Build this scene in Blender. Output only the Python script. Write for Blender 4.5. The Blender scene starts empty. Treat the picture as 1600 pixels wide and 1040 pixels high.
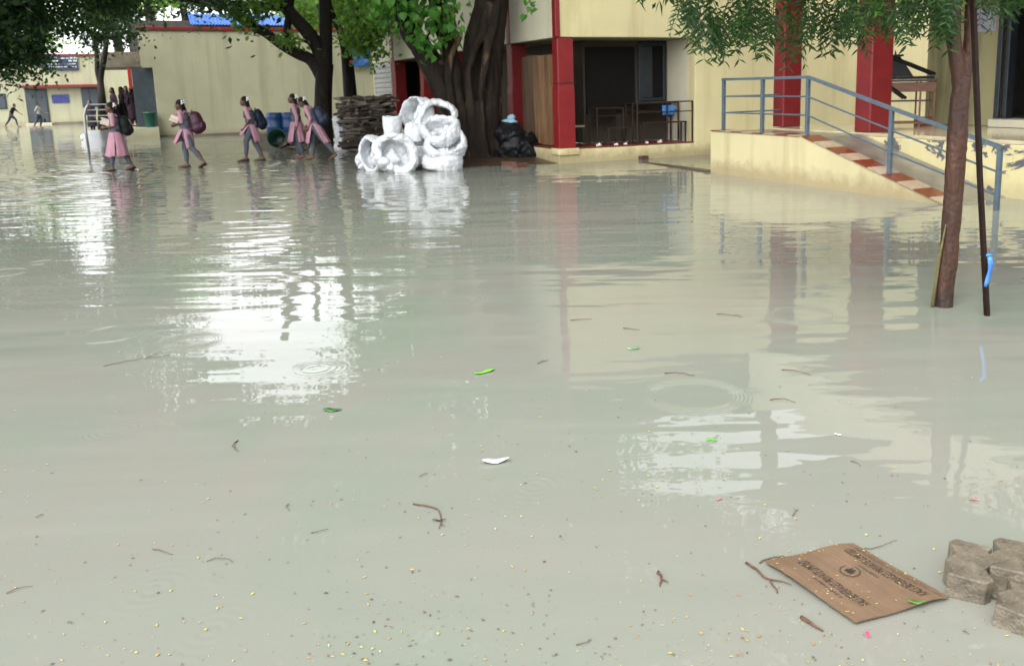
import bpy, math, random
import numpy as np
from mathutils import Vector, Matrix, noise as mnoise
random.seed(7); rng = np.random.default_rng(11)
scene = bpy.context.scene
col = scene.collection
rad = math.radians

# ------------------------------------------------------------------ camera
FPX, PITCH, ROLL, YAW, PCX, PCY, CAMH = 1389.759, .1854738, -.0215744, .4390631, 909.202, 396.177, 1.62
_cp, _sp, _cr, _sr = math.cos(PITCH), math.sin(PITCH), math.cos(ROLL), math.sin(ROLL)
FWD = Vector((0, _cp, -_sp)); _R = Vector((1, 0, 0)); _U = Vector((0, _sp, _cp))
RGT = _cr * _R + _sr * _U; UPV = -_sr * _R + _cr * _U
CAM = Vector((0, 0, CAMH))
cd = bpy.data.cameras.new('camera'); cam = bpy.data.objects.new('camera', cd); col.objects.link(cam)
M = Matrix((RGT, UPV, -FWD)).transposed().to_4x4(); M.translation = CAM; cam.matrix_world = M
cd.sensor_width = 36; cd.lens = 36 * FPX / 1600
cd.shift_x = -(PCX - 800) / 1600; cd.shift_y = -(520 - PCY) / 1600
cd.clip_start = .05; cd.clip_end = 2500
cd.dof.use_dof = True; cd.dof.focus_distance = 4.6; cd.dof.aperture_fstop = 5.0
scene.camera = cam

# ------------------------------------------------------------------ world, sun, exposure
SUN_EL, SUN_AZ = rad(50), rad(-150)          # azimuth from +Y clockwise: behind the camera, to the left
w = bpy.data.worlds.new('World'); scene.world = w; w.use_nodes = True
nt = w.node_tree; nt.nodes.clear()
sky = nt.nodes.new('ShaderNodeTexSky'); sky.sky_type = 'NISHITA'; sky.sun_disc = False
sky.sun_elevation = SUN_EL; sky.sun_rotation = SUN_AZ
sky.air_density = 1.0; sky.dust_density = 2.5; sky.ozone_density = 1
hs = nt.nodes.new('ShaderNodeHueSaturation'); hs.inputs['Saturation'].default_value = .12   # overcast: the blue is gone
bg = nt.nodes.new('ShaderNodeBackground'); bg.inputs['Strength'].default_value = .15
wo = nt.nodes.new('ShaderNodeOutputWorld')
nt.links.new(sky.outputs[0], hs.inputs['Color']); nt.links.new(hs.outputs[0], bg.inputs['Color']); nt.links.new(bg.outputs[0], wo.inputs['Surface'])
sl = bpy.data.lights.new('sun', 'SUN'); sl.energy = 0.5; sl.angle = rad(25); sl.color = (1, .97, .92)
so = bpy.data.objects.new('sun', sl); col.objects.link(so)
sdir = Vector((math.sin(SUN_AZ) * math.cos(SUN_EL), math.cos(SUN_AZ) * math.cos(SUN_EL), math.sin(SUN_EL)))
so.rotation_euler = sdir.to_track_quat('Z', 'Y').to_euler(); so.location = (0, -10, 30)
vs = scene.view_settings; vs.view_transform = 'Standard'; vs.look = 'None'; vs.gamma = 1; vs.use_curve_mapping = False
vs.exposure = 2.05
scene.render.engine = 'CYCLES'
scene.cycles.max_bounces = 5; scene.cycles.diffuse_bounces = 2; scene.cycles.glossy_bounces = 2; scene.cycles.transmission_bounces = 3

# ------------------------------------------------------------------ pixel to place
OX, OY = -.44, 19.14
cu, su = math.cos(YAW), math.sin(YAW)
def ray(x, y): return FWD * FPX + RGT * (x - PCX) - UPV * (y - PCY)
def G(x, y, z=0.0):
    d = ray(x, y); return CAM + d * ((z - CAMH) / d.z)
def PX(x, y, dist):
    d = ray(x, y); return CAM + d * (dist / d.y)
def W(u, v, z=0.0): return Vector((OX + u * cu - v * su, OY + u * su + v * cu, z))

# ------------------------------------------------------------------ object helpers
def tag(o, label=None, cat=None, group=None, kind=None):
    if label: o['label'] = label
    if cat: o['category'] = cat
    if group: o['group'] = group
    if kind: o['kind'] = kind
    return o
def thing(name, label, cat, loc=(0, 0, 0), rotz=0, group=None):
    o = bpy.data.objects.new(name, None); col.objects.link(o); o.empty_display_size = .1
    o.location = loc; o.rotation_euler = (0, 0, rotz)
    return tag(o, label, cat, group)
def obj(name, me, mat=None, parent=None, loc=None, rot=None, scale=None, bevel=0, smooth=False):
    o = bpy.data.objects.new(name, me); col.objects.link(o)
    if mat is not None and len(me.materials) == 0: me.materials.append(mat)
    if parent is not None: o.parent = parent
    if loc is not None: o.location = loc
    if rot is not None: o.rotation_euler = rot
    if scale is not None: o.scale = scale
    if bevel:
        b = o.modifiers.new('bevel', 'BEVEL'); b.width = bevel; b.segments = 2; b.limit_method = 'ANGLE'; b.angle_limit = rad(40)
    if smooth: me.polygons.foreach_set('use_smooth', [True] * len(me.polygons))
    return o
def displace(me, fn):
    cos = [v.co.copy() for v in me.vertices]; nrm = [Vector(n.vector) for n in me.vertex_normals]
    me.vertices.foreach_set('co', [x for c, n in zip(cos, nrm) for x in (c + fn(c, n))]); me.update()
SCR = bpy.data.scenes.new('scratch')      # modifiers are applied here, then it is removed
class MB:
    def __init__(s): s.v = []; s.f = []
    def add(s, vs, fs):
        n = len(s.v); s.v += [tuple(p) for p in vs]; s.f += [tuple(i + n for i in f) for f in fs]; return s
    def box(s, x0, x1, y0, y1, z0, z1):
        return s.add([(x0,y0,z0),(x1,y0,z0),(x1,y1,z0),(x0,y1,z0),(x0,y0,z1),(x1,y0,z1),(x1,y1,z1),(x0,y1,z1)],
                     [(0,3,2,1),(4,5,6,7),(0,1,5,4),(1,2,6,5),(2,3,7,6),(3,0,4,7)])
    def prism(s, pts, z0, z1):
        n = len(pts); vs = [(x, y, z0) for x, y in pts] + [(x, y, z1) for x, y in pts]
        return s.add(vs, [tuple(range(n))[::-1], tuple(range(n, 2*n))] + [(i, (i+1) % n, n+(i+1) % n, n+i) for i in range(n)])
    def hexa(s, a):      # 8 corners: bottom 4, top 4
        return s.add(a, [(0,3,2,1),(4,5,6,7),(0,1,5,4),(1,2,6,5),(2,3,7,6),(3,0,4,7)])
    def tube(s, pts, rs, n=8, wob=0, seed=0, cap=True):
        pts = [Vector(p) for p in pts]; m = len(pts)
        if not hasattr(rs, '__len__'): rs = [rs] * m
        ref = Vector((.31, .87, .13)); base = len(s.v); rr = random.Random(seed)
        ph = [rr.uniform(0, 6.28) for _ in range(4)]
        for i, p in enumerate(pts):
            t = (pts[min(i+1, m-1)] - pts[max(i-1, 0)])
            if t.length < 1e-9: t = Vector((0, 0, 1))
            t.normalize()
            a = t.cross(ref); a = a if a.length > .05 else t.cross(Vector((1, 0, 0))); a.normalize(); b = t.cross(a)
            for k in range(n):
                th = 2 * math.pi * k / n
                r = rs[i] * (1 + wob * (.6*math.sin(3*th + ph[0] + i*.15) + .4*math.sin(5*th + ph[1] - i*.21) + .3*math.sin(2*th + ph[2] + i*.5)))
                q = p + (a * math.cos(th) + b * math.sin(th)) * r; s.v.append((q.x, q.y, q.z))
        for i in range(m - 1):
            for k in range(n):
                k2 = (k + 1) % n
                s.f.append((base+i*n+k, base+i*n+k2, base+(i+1)*n+k2, base+(i+1)*n+k))
        if cap:
            s.f.append(tuple(base + k for k in range(n))[::-1]); s.f.append(tuple(base+(m-1)*n+k for k in range(n)))
        return s
    def capsule(s, pts, rs, n=10):
        pts = [Vector(p) for p in pts]; rs = list(rs) if hasattr(rs, '__len__') else [rs]*len(pts)
        d0 = (pts[0]-pts[1]).normalized(); d1 = (pts[-1]-pts[-2]).normalized()
        P = [pts[0]+d0*rs[0]*.95, pts[0]+d0*rs[0]*.6] + pts + [pts[-1]+d1*rs[-1]*.6, pts[-1]+d1*rs[-1]*.95]
        Rr = [rs[0]*.25, rs[0]*.78] + rs + [rs[-1]*.78, rs[-1]*.25]
        return s.tube(P, Rr, n)
    def ell(s, c, r, nu=14, nv=9, rot=None):
        c = Vector(c); base = len(s.v); m = rot.to_matrix() if rot else None
        for i in range(nv + 1):
            ph = math.pi * i / nv
            for k in range(nu):
                th = 2*math.pi*k/nu
                q = Vector((r[0]*math.sin(ph)*math.cos(th), r[1]*math.sin(ph)*math.sin(th), r[2]*math.cos(ph)))
                if m: q = m @ q
                q += c
                s.v.append((q.x, q.y, q.z))
        for i in range(nv):
            for k in range(nu):
                k2 = (k+1) % nu; s.f.append((base+i*nu+k, base+(i+1)*nu+k, base+(i+1)*nu+k2, base+i*nu+k2))
        return s
    def mesh(s, name='mesh'):
        me = bpy.data.meshes.new(name); me.from_pydata(s.v, [], s.f); me.validate(); me.update(); return me
    def build(s, name, mat, parent=None, **k): return obj(name, s.mesh(name), mat, parent, **k)
    def remesh(s, voxel, smooth=4, name='mesh', crumple=None):
        me = s.mesh(name); o = bpy.data.objects.new('tmp', me); SCR.collection.objects.link(o)
        r = o.modifiers.new('r', 'REMESH'); r.mode = 'VOXEL'; r.voxel_size = voxel
        if smooth:
            q = o.modifiers.new('s', 'SMOOTH'); q.factor = .5; q.iterations = smooth
        vl = SCR.view_layers[0]; vl.update(); dg = vl.depsgraph
        out = bpy.data.meshes.new_from_object(o.evaluated_get(dg), depsgraph=dg)
        bpy.data.objects.remove(o); bpy.data.meshes.remove(me); out.name = name
        if crumple:
            amp, sc = crumple
            for vx in out.vertices:
                n_ = mnoise.noise_vector(vx.co * sc) * amp + mnoise.noise_vector(vx.co * sc * 2.7) * amp * .4
                vx.co += n_
        out.polygons.foreach_set('use_smooth', [True]*len(out.polygons)); out.update()
        return out

# ------------------------------------------------------------------ materials
def nodes_of(name):
    m = bpy.data.materials.new(name); m.use_nodes = True; t = m.node_tree
    return m, t, t.nodes['Principled BSDF']
def N(t, typ, **k):
    n = t.nodes.new(typ)
    for a, b in k.items(): setattr(n, a, b)
    return n
def mth(t, op, a, b=None, clamp=False):
    n = N(t, 'ShaderNodeMath', operation=op); n.use_clamp = clamp
    for i, x in enumerate((a, b)):
        if x is None: continue
        if isinstance(x, (int, float)): n.inputs[i].default_value = x
        else: t.links.new(x, n.inputs[i])
    return n.outputs[0]
def noise_n(t, vec, scale, detail=4, rough=.55, dist=0, mapscale=None):
    if mapscale:
        mp = N(t, 'ShaderNodeMapping'); mp.inputs['Scale'].default_value = mapscale; t.links.new(vec, mp.inputs['Vector']); vec = mp.outputs[0]
    n = N(t, 'ShaderNodeTexNoise'); n.inputs['Scale'].default_value = scale; n.inputs['Detail'].default_value = detail
    n.inputs['Roughness'].default_value = rough; n.inputs['Distortion'].default_value = dist
    t.links.new(vec, n.inputs['Vector']); return n.outputs['Fac']
def ramp(t, fac, stops):
    r = N(t, 'ShaderNodeValToRGB'); e = r.color_ramp.elements
    while len(e) < len(stops): e.new(.5)
    for i, (p, c) in enumerate(stops):
        e[i].position = p; e[i].color = (*c, 1) if len(c) == 3 else c
    t.links.new(fac, r.inputs['Fac']); return r.outputs['Color']
def mix(t, fac, a, b):
    m = N(t, 'ShaderNodeMix', data_type='RGBA')
    if isinstance(fac, (int, float)): m.inputs[0].default_value = fac
    else: t.links.new(fac, m.inputs[0])
    for i, x in ((6, a), (7, b)):
        if isinstance(x, tuple): m.inputs[i].default_value = (*x, 1)
        else: t.links.new(x, m.inputs[i])
    return m.outputs[2]
def bump(t, h, strength=.3, dist=.01):
    b = N(t, 'ShaderNodeBump'); b.inputs['Strength'].default_value = strength; b.inputs['Distance'].default_value = dist
    t.links.new(h, b.inputs['Height']); return b.outputs['Normal']
def pos(t): return N(t, 'ShaderNodeNewGeometry').outputs['Position']
def objco(t): return N(t, 'ShaderNodeTexCoord').outputs['Object']

KA = .78        # overall albedo level
def simple(name, c, rough=.6, var=.25, scale=8, bumpd=.003, metal=0, spec=.5, wear=None, coords='obj', mapscale=None, coat=0):
    """base colour with grain of the same hue, optional wear colour in patches"""
    m, t, p = nodes_of(name); v = objco(t) if coords == 'obj' else pos(t)
    c = tuple(x*KA for x in c)
    if wear: wear = (tuple(x*KA for x in wear[0]),) + tuple(wear[1:])
    f = noise_n(t, v, scale, 6, .6, mapscale=mapscale)
    c1 = tuple(x*(1-var) for x in c); c2 = tuple(min(1, x*(1+var*.6)) for x in c)
    colr = ramp(t, f, [(.3, c1), (.7, c2)])
    if wear:
        wc, lo, ws = wear
        wf = ramp(t, noise_n(t, v, ws, 8, .65, .4), [(lo, (0,0,0)), (min(1, lo+.03), (1,1,1))])
        colr = mix(t, wf, colr, wc)
    t.links.new(colr, p.inputs['Base Color'])
    p.inputs['Roughness'].default_value = rough; p.inputs['Metallic'].default_value = metal
    p.inputs['Specular IOR Level'].default_value = spec
    if coat: p.inputs['Coat Weight'].default_value = coat; p.inputs['Coat Roughness'].default_value = .15
    if bumpd: t.links.new(bump(t, noise_n(t, v, scale*3, 6, .6, mapscale=mapscale), 1, bumpd), p.inputs['Normal'])
    return m
def plaster(name, c, stain=(.36,.31,.18), stain_amt=.45, peel=None, splash=.35, rough=.75):
    """painted lime plaster: blotches, rain streaks, a splash stain near the ground"""
    c = tuple(x*KA for x in c); stain = tuple(x*KA for x in stain)
    m, t, p = nodes_of(name); g = pos(t)
    f = noise_n(t, g, .9, 7, .6)
    base = ramp(t, f, [(.25, tuple(x*.88 for x in c)), (.75, tuple(min(1, x*1.05) for x in c))])
    st = noise_n(t, g, 1.0, 6, .62, mapscale=(2.2, 2.2, .16))
    stf = mth(t, 'MULTIPLY', ramp(t, st, [(.50, (0,0,0)), (.78, (1,1,1))]), stain_amt)
    base = mix(t, stf, base, stain)
    sx = N(t, 'ShaderNodeSeparateXYZ'); t.links.new(g, sx.inputs[0])
    mr = N(t, 'ShaderNodeMapRange'); mr.inputs[1].default_value = .02; mr.inputs[2].default_value = .5; mr.inputs[3].default_value = 1; mr.inputs[4].default_value = 0
    t.links.new(sx.outputs[2], mr.inputs[0])
    nz = noise_n(t, g, 5, 7, .65)
    sp = mth(t, 'MULTIPLY', ramp(t, mth(t, 'ADD', mth(t, 'MULTIPLY', mr.outputs[0], .7), mth(t, 'MULTIPLY', nz, .7)), [(.62, (0,0,0)), (.95, (1,1,1))]), splash)
    base = mix(t, sp, base, (.20,.15,.08))
    if peel:
        pc, lo, ps = peel
        pf = ramp(t, noise_n(t, g, ps, 9, .68, .6), [(lo, (0,0,0)), (lo+.012, (1,1,1))])
        base = mix(t, pf, base, pc)
    t.links.new(base, p.inputs['Base Color']); p.inputs['Roughness'].default_value = rough
    p.inputs['Specular IOR Level'].default_value = .3
    h = mth(t, 'ADD', noise_n(t, g, 14, 8, .6), mth(t, 'MULTIPLY', noise_n(t, g, 1.5, 3), 1.5))
    t.links.new(bump(t, h, .6, .006), p.inputs['Normal'])
    return m
def leafmat(name, dark, mid, light, trans=.35):
    dark, mid, light = [tuple(x*.85 for x in q) for q in (dark, mid, light)]
    m, t, p = nodes_of(name); g = N(t, 'ShaderNodeNewGeometry')
    big = noise_n(t, g.outputs['Position'], .9, 3)
    f = mth(t, 'ADD', mth(t, 'MULTIPLY', g.outputs['Random Per Island'], .65), mth(t, 'MULTIPLY', big, .35))
    c = ramp(t, f, [(.12, dark), (.5, mid), (.9, light)])
    t.links.new(c, p.inputs['Base Color']); p.inputs['Roughness'].default_value = .5; p.inputs['Specular IOR Level'].default_value = .35
    tr = N(t, 'ShaderNodeBsdfTranslucent'); t.links.new(mix(t, .5, c, tuple(min(1, x*1.9) for x in light)), tr.inputs['Color'])
    ms = N(t, 'ShaderNodeMixShader'); ms.inputs[0].default_value = trans
    t.links.new(p.outputs[0], ms.inputs[1]); t.links.new(tr.outputs[0], ms.inputs[2])
    t.links.new(ms.outputs[0], t.nodes['Material Output'].inputs['Surface'])
    return m
def bark(name, c1, c2, patch=None, scale=6, rough=.7, depth=.02):
    c1 = tuple(x*KA for x in c1); c2 = tuple(x*KA for x in c2); patch = patch and tuple(x*KA for x in patch)
    m, t, p = nodes_of(name); g = objco(t)
    f = noise_n(t, g, scale, 8, .65, .8, mapscale=(1, 1, .22))
    c = ramp(t, f, [(.3, c1), (.68, c2)])
    if patch:
        pf = ramp(t, noise_n(t, g, 1.7, 7, .62, .5, mapscale=(1.2, 1.2, .35)), [(.545, (0,0,0)), (.63, (1,1,1))])
        c = mix(t, pf, c, patch)
    t.links.new(c, p.inputs['Base Color']); p.inputs['Roughness'].default_value = rough; p.inputs['Specular IOR Level'].default_value = .15 if rough > .6 else .4
    h = mth(t, 'ADD', f, mth(t, 'MULTIPLY', noise_n(t, g, scale*5, 6, .6, mapscale=(1, 1, .4)), .4))
    t.links.new(bump(t, h, 1, depth), p.inputs['Normal'])
    return m

CREAM = (.76, .67, .375)
m_cream = plaster('cream_wall', CREAM, stain=(.42,.34,.16), stain_amt=.75, splash=.6)
m_creamdull = plaster('cream_wall_weathered_shaded', (.42, .41, .275), stain=(.24,.225,.135), stain_amt=.7)  # cream lowered to hold tree shade on the far walls, plus stain streaks
m_creamgrey = plaster('pale_wall_side', (.70, .66, .50), stain=(.45,.42,.30), stain_amt=.5)
m_creampeel = plaster('cream_wall_peeling', (.56, .50, .27), stain=(.30,.27,.16), stain_amt=.7, peel=((.07,.07,.075), .55, 1.9))
m_dirty = plaster('mouldy_wall', (.40, .37, .20), stain=(.08,.085,.045), stain_amt=.9, splash=.5)
m_kerb = plaster('cream_ramp_wall', (.53, .475, .275), stain=(.27,.225,.11), stain_amt=.75, splash=.65)
m_red = simple('red_paint', (.235, .008, .011), .42, .18, 5, .002, wear=((.75,.6,.5), .73, 9), coords='pos')
m_redshade = simple('red_paint_shaded', (.145, .006, .008), .45, .2, 5, .002, coords='pos')  # same red paint, darkened to carry the shade on the wing pillars
m_redline = simple('red_trim', (.20, .010, .010), .5, .3, 6, .002, coords='pos')
m_conc = simple('wet_concrete', (.16, .145, .12), .28, .35, 3.5, .004, coords='pos')
m_stainconc = simple('stained_concrete', (.17, .145, .10), .8, .4, 2.5, .006, coords='pos')
m_floor = simple('wet_floor', (.46, .40, .26), .10, .3, 2.2, .0012, coords='pos', spec=.8)
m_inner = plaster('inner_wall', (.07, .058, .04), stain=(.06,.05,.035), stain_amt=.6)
m_flooredge = simple('red_oxide_floor', (.17, .03, .018), .5, .35, 6, .002, coords='pos')
m_dark = simple('dark_board', (.009, .008, .0075), .6, .3, 4, .002, spec=.15)
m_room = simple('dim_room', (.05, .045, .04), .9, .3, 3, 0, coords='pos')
m_bluegrey = simple('blue_grey_joinery', (.022, .030, .040), .45, .3, 6, .002)
m_doorblue = simple('dark_slate_door', (.045, .062, .075), .5, .3, 4, .002)
m_rail = simple('blue_grey_rail_paint', (.070, .105, .135), .4, .25, 12, .001, wear=((.06,.045,.035), .66, 22), coords='pos')
m_tilered = simple('terracotta_tile', (.16, .038, .016), .22, .3, 9, .001, coords='pos')
m_tilecream = simple('cream_tile', (.36, .275, .19), .22, .2, 9, .001, coords='pos')
m_plank = simple('old_planks', (.20, .105, .045), .6, .55, 3, .004, mapscale=(3, 3, .25))
_t = m_plank.node_tree; _p = _t.nodes['Principled BSDF']; _oi = N(_t, 'ShaderNodeObjectInfo'); _lk = _p.inputs['Base Color'].links[0].from_socket
_hv = N(_t, 'ShaderNodeHueSaturation'); _t.links.new(_lk, _hv.inputs['Color']); _t.links.new(mth(_t, 'ADD', mth(_t, 'MULTIPLY', _oi.outputs['Random'], .7), .6), _hv.inputs['Value']); _t.links.new(_hv.outputs[0], _p.inputs['Base Color'])
m_wooddark = simple('dark_desk_wood', (.03, .018, .012), .4, .4, 5, .002, mapscale=(1, 4, 4))
m_brownwood = simple('brown_desk_wood', (.17, .06, .022), .4, .35, 5, .002, mapscale=(1, 4, 4))
m_metal = simple('dark_iron', (.05, .035, .03), .5, .35, 10, .001, spec=.15)
m_blackgloss = simple('black_plastic', (.008, .009, .011), .5, .4, 5, .004, spec=.25)
m_shutter = simple('grey_white_shutter', (.52, .52, .50), .5, .2, 3, .001, coords='pos')
m_white = simple('white_woven_plastic', (.66, .69, .72), .42, .06, 3, .004, wear=((.34,.30,.23), .66, 2.6))
m_blue = simple('blue_plastic', (.010, .062, .20), .38, .2, 4, .002)
m_green = simple('green_plastic', (.006, .095, .065), .4, .25, 4, .002)
m_dgreen = simple('dark_green_plastic', (.006, .05, .03), .4, .25, 4, .002)
m_signblue = simple('blue_board', (.03, .045, .22), .4, .3, 5, .001, wear=((.25,.27,.45), .60, 14), mapscale=(1, 1, 1))
m_bluetarp = simple('blue_sheet', (.03, .12, .36), .4, .3, 3, .006)
m_ribbon = simple('light_blue_ribbon', (.06, .24, .70), .5, .2, 9, .002)
m_lightblue = simple('pale_blue_cloth', (.35, .62, .78), .7, .15, 6, .004)
m_mud = simple('wet_mud', (.07, .045, .028), .35, .4, 5, .02, coords='pos')
m_stick = simple('old_firewood', (.085, .065, .048), .85, .55, 6, .008)
m_stickgrey = simple('grey_firewood', (.20, .175, .14), .85, .5, 6, .008)
m_skin = simple('skin', (.13, .058, .032), .5, .12, 9, .001)
m_hair = simple('hair', (.004, .0035, .0035), .6, .2, 20, .003, spec=.2)
m_pink = simple('pink_cotton', (.52, .27, .34), .85, .16, 7, .003)
m_grey = simple('grey_vest_cloth', (.115, .125, .15), .85, .18, 7, .003)
m_greyleg = simple('grey_leggings_cloth', (.095, .105, .135), .85, .18, 7, .003)
m_ribwhite = simple('white_ribbon', (.85, .85, .85), .6, .05, 9, .002)
m_navy = simple('navy_bag', (.012, .018, .035), .55, .3, 9, .003, spec=.15)
m_maroon = simple('maroon_bag', (.055, .007, .026), .5, .3, 9, .003)
m_blackbag = simple('black_bag', (.014, .015, .016), .6, .3, 9, .003, spec=.15)
m_paper = simple('book_pages', (.78, .72, .62), .7, .12, 20, .001)
m_bookred = simple('book_cover_orange', (.72, .25, .12), .5, .2, 9, .001)
m_bookgrey = simple('book_cover_grey', (.33, .31, .27), .6, .2, 9, .001)
m_sandal = simple('black_rubber', (.012, .011, .011), .5, .2, 9, .002, spec=.15)
m_darkcloth = simple('dark_cloth', (.022, .018, .024), .85, .3, 7, .003, spec=.15)
m_plumcloth = simple('plum_cloth', (.028, .014, .022), .85, .3, 7, .003, spec=.15)
m_palegrey = simple('pale_grey_shirt', (.28, .28, .26), .85, .2, 7, .003)
m_darkblue = simple('dark_blue_trousers', (.02, .028, .05), .85, .2, 7, .003)
m_twig = simple('twig_brown', (.11, .05, .025), .7, .4, 40, .001)
m_steel = simple('worn_steel', (.45, .46, .46), .35, .2, 9, .001, metal=.7)
m_bark_red = bark('neem_bark', (.016, .007, .004), (.088, .032, .014), scale=9, rough=.55, depth=.014)
_t = m_bark_red.node_tree; _p = _t.nodes['Principled BSDF']; _lk = _p.inputs['Base Color'].links[0].from_socket; _g = pos(_t)
_sx = N(_t, 'ShaderNodeSeparateXYZ'); _t.links.new(_g, _sx.inputs[0])
_wet = ramp(_t, mth(_t, 'ADD', mth(_t, 'MULTIPLY', _sx.outputs[2], 3.2), mth(_t, 'MULTIPLY', noise_n(_t, _g, 14, 5, .6), .7)), [(.55, (1,1,1)), (.85, (0,0,0))])
_t.links.new(mix(_t, mth(_t, 'MULTIPLY', _wet, .8), _lk, (.012, .007, .004)), _p.inputs['Base Color'])   # soaked, muddy foot
m_bark_dark = bark('wet_dark_bark', (.008, .007, .006), (.035, .028, .022), scale=7, depth=.02)
m_bark_big = bark('fig_bark', (.007, .0055, .004), (.034, .023, .016), patch=(.17, .105, .06), scale=5, depth=.05)
m_leaf_dark = leafmat('dark_foliage', (.008, .022, .008), (.022, .060, .018), (.06, .13, .03), .25)
m_leaf_bright = leafmat('bright_foliage', (.03, .09, .012), (.09, .22, .03), (.24, .40, .07), .5)
m_leaf_big = leafmat('heart_leaf', (.015, .07, .012), (.05, .18, .025), (.15, .34, .05), .42)
m_leaf_neem = leafmat('neem_leaf', (.004, .016, .003), (.013, .050, .007), (.075, .17, .02), .25)

# ------------------------------------------------------------------ water
def water_material():
    m, t, p = nodes_of('flood_water'); g = pos(t)
    f = noise_n(t, g, .5, 6, .6, 1.4)
    base = ramp(t, f, [(.30, (.182, .174, .150)), (.5, (.170, .179, .150)), (.70, (.154, .177, .141))])
    f2 = noise_n(t, g, 9, 8, .7)
    base = mix(t, mth(t, 'MULTIPLY', ramp(t, f2, [(.5, (0,0,0)), (.75, (1,1,1))]), .06), base, (.22, .19, .13))
    t.links.new(base, p.inputs['Base Color'])
    p.inputs['Roughness'].default_value = .012; p.inputs['IOR'].default_value = 1.333
    p.inputs['Specular IOR Level'].default_value = .5
    sx = N(t, 'ShaderNodeSeparateXYZ'); t.links.new(g, sx.inputs[0])
    # slow swell whose crests lie across the view, in places calmer
    calm = ramp(t, noise_n(t, g, .16, 2), [(.35, (.4,.4,.4)), (.7, (1,1,1))])
    sw = mth(t, 'MULTIPLY', mth(t, 'MULTIPLY', noise_n(t, g, 1.0, 2, .45, .3, mapscale=(.36, 1.5, 1)), .026), calm)
    rp = mth(t, 'ADD', mth(t, 'MULTIPLY', mth(t, 'MULTIPLY', noise_n(t, g, 4.2, 2, .45, .4, mapscale=(.5, 1.2, 1)), .0032), calm), mth(t, 'MULTIPLY', noise_n(t, g, 2.4, 1, .4, .2, mapscale=(.30, 1.35, 1)), .0042))
    h = mth(t, 'ADD', sw, rp)
    def rings(cx, cy, k, amp, fall, phase=0, start=0):
        dx = mth(t, 'SUBTRACT', sx.outputs[0], cx); dy = mth(t, 'SUBTRACT', sx.outputs[1], cy)
        d = mth(t, 'SQRT', mth(t, 'ADD', mth(t, 'MULTIPLY', dx, dx), mth(t, 'MULTIPLY', dy, dy)))
        s = mth(t, 'SINE', mth(t, 'ADD', mth(t, 'MULTIPLY', d, k), phase))
        e = mth(t, 'EXPONENT', mth(t, 'MULTIPLY', d, -1.0/fall))
        return mth(t, 'MULTIPLY', mth(t, 'MULTIPLY', s, e), amp)
    for (x, y, k, a, fl) in WAKES: h = mth(t, 'ADD', h, rings(x, y, k, a, fl))
    for (x, y, k, a, fl) in DROPS: h = mth(t, 'ADD', h, rings(x, y, k, a, fl))
    # sparse rain rings everywhere: rings about the points of a cell pattern
    for sc, wl, amp, thr in ((.6, .035, .0006, .55), (1.3, .022, .0003, .6)):
        mp = N(t, 'ShaderNodeMapping'); mp.inputs['Scale'].default_value = (1, 1, 0); t.links.new(g, mp.inputs['Vector'])
        vo = N(t, 'ShaderNodeTexVoronoi'); vo.inputs['Scale'].default_value = sc; t.links.new(mp.outputs[0], vo.inputs['Vector'])
        d = mth(t, 'DIVIDE', vo.outputs['Distance'], sc)
        sc_ = N(t, 'ShaderNodeSeparateColor'); t.links.new(vo.outputs['Color'], sc_.inputs[0])
        on = mth(t, 'GREATER_THAN', sc_.outputs[0], thr)
        r0 = mth(t, 'ADD', mth(t, 'MULTIPLY', sc_.outputs[1], .22), .05)       # ring radius
        q = mth(t, 'DIVIDE', mth(t, 'SUBTRACT', d, r0), .05)
        env = mth(t, 'EXPONENT', mth(t, 'MULTIPLY', mth(t, 'MULTIPLY', q, q), -1))
        s = mth(t, 'SINE', mth(t, 'MULTIPLY', d, 2*math.pi/wl))
        h = mth(t, 'ADD', h, mth(t, 'MULTIPLY', mth(t, 'MULTIPLY', mth(t, 'MULTIPLY', s, env), on), amp))
    b = N(t, 'ShaderNodeBump'); b.inputs['Strength'].default_value = 1; b.inputs['Distance'].default_value = 1
    t.links.new(h, b.inputs['Height']); t.links.new(b.outputs['Normal'], p.inputs['Normal'])
    return m
WAKES = []
for px, py, a in ((187, 266, .0042), (305, 260, .0035), (400, 250, .0045), (475, 247, .0042), (505, 247, .003)):
    q = G(px, py); WAKES.append((q.x, q.y, 2*math.pi/.34, a, 3.2))
DROPS = []
for px, py in ((240, 920), (330, 985), (40, 610), (835, 760)):
    q = G(px, py); DROPS.append((q.x, q.y, 2*math.pi/.042, .0004, .10))
m_water = water_material()
ground = MB().add([(-600,-300,-.3),(600,-300,-.3),(600,900,-.3),(-600,900,-.3)], [(0,1,2,3)]).build('ground', m_mud); tag(ground, 'brown earth under and around the flooded yard', 'ground', kind='structure')
water = MB().add([(-75,-25,0),(55,-25,0),(55,75,0),(-75,75,0)], [(0,1,2,3)]).build('flood_water', m_water)
tag(water, 'murky grey-green flood water covering the school yard', 'water', kind='structure')
# mud bank round the big tree
mb = MB(); nx, ny = 40, 24
c0 = G(745, 254)
for j in range(ny+1):
    for i in range(nx+1):
        a, b = (i/nx-.5)*2, (j/ny-.5)*2
        x, y = c0.x + a*3.3 - .2, c0.y + b*1.7 + .45
        r = math.hypot(a, b); z = .13*max(0, 1-r)**.7 - .03 + .03*mnoise.noise(Vector((x*2.5, y*2.5, 0)))
        mb.v.append((x, y, z if r < 1 else -.12))
for j in range(ny):
    for i in range(nx): k = j*(nx+1)+i; mb.f.append((k, k+1, k+nx+2, k+nx+1))
tag(mb.build('mud_bank', m_mud, smooth=True), 'low wet mud bank round the big trunk', 'ground', kind='structure')

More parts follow.
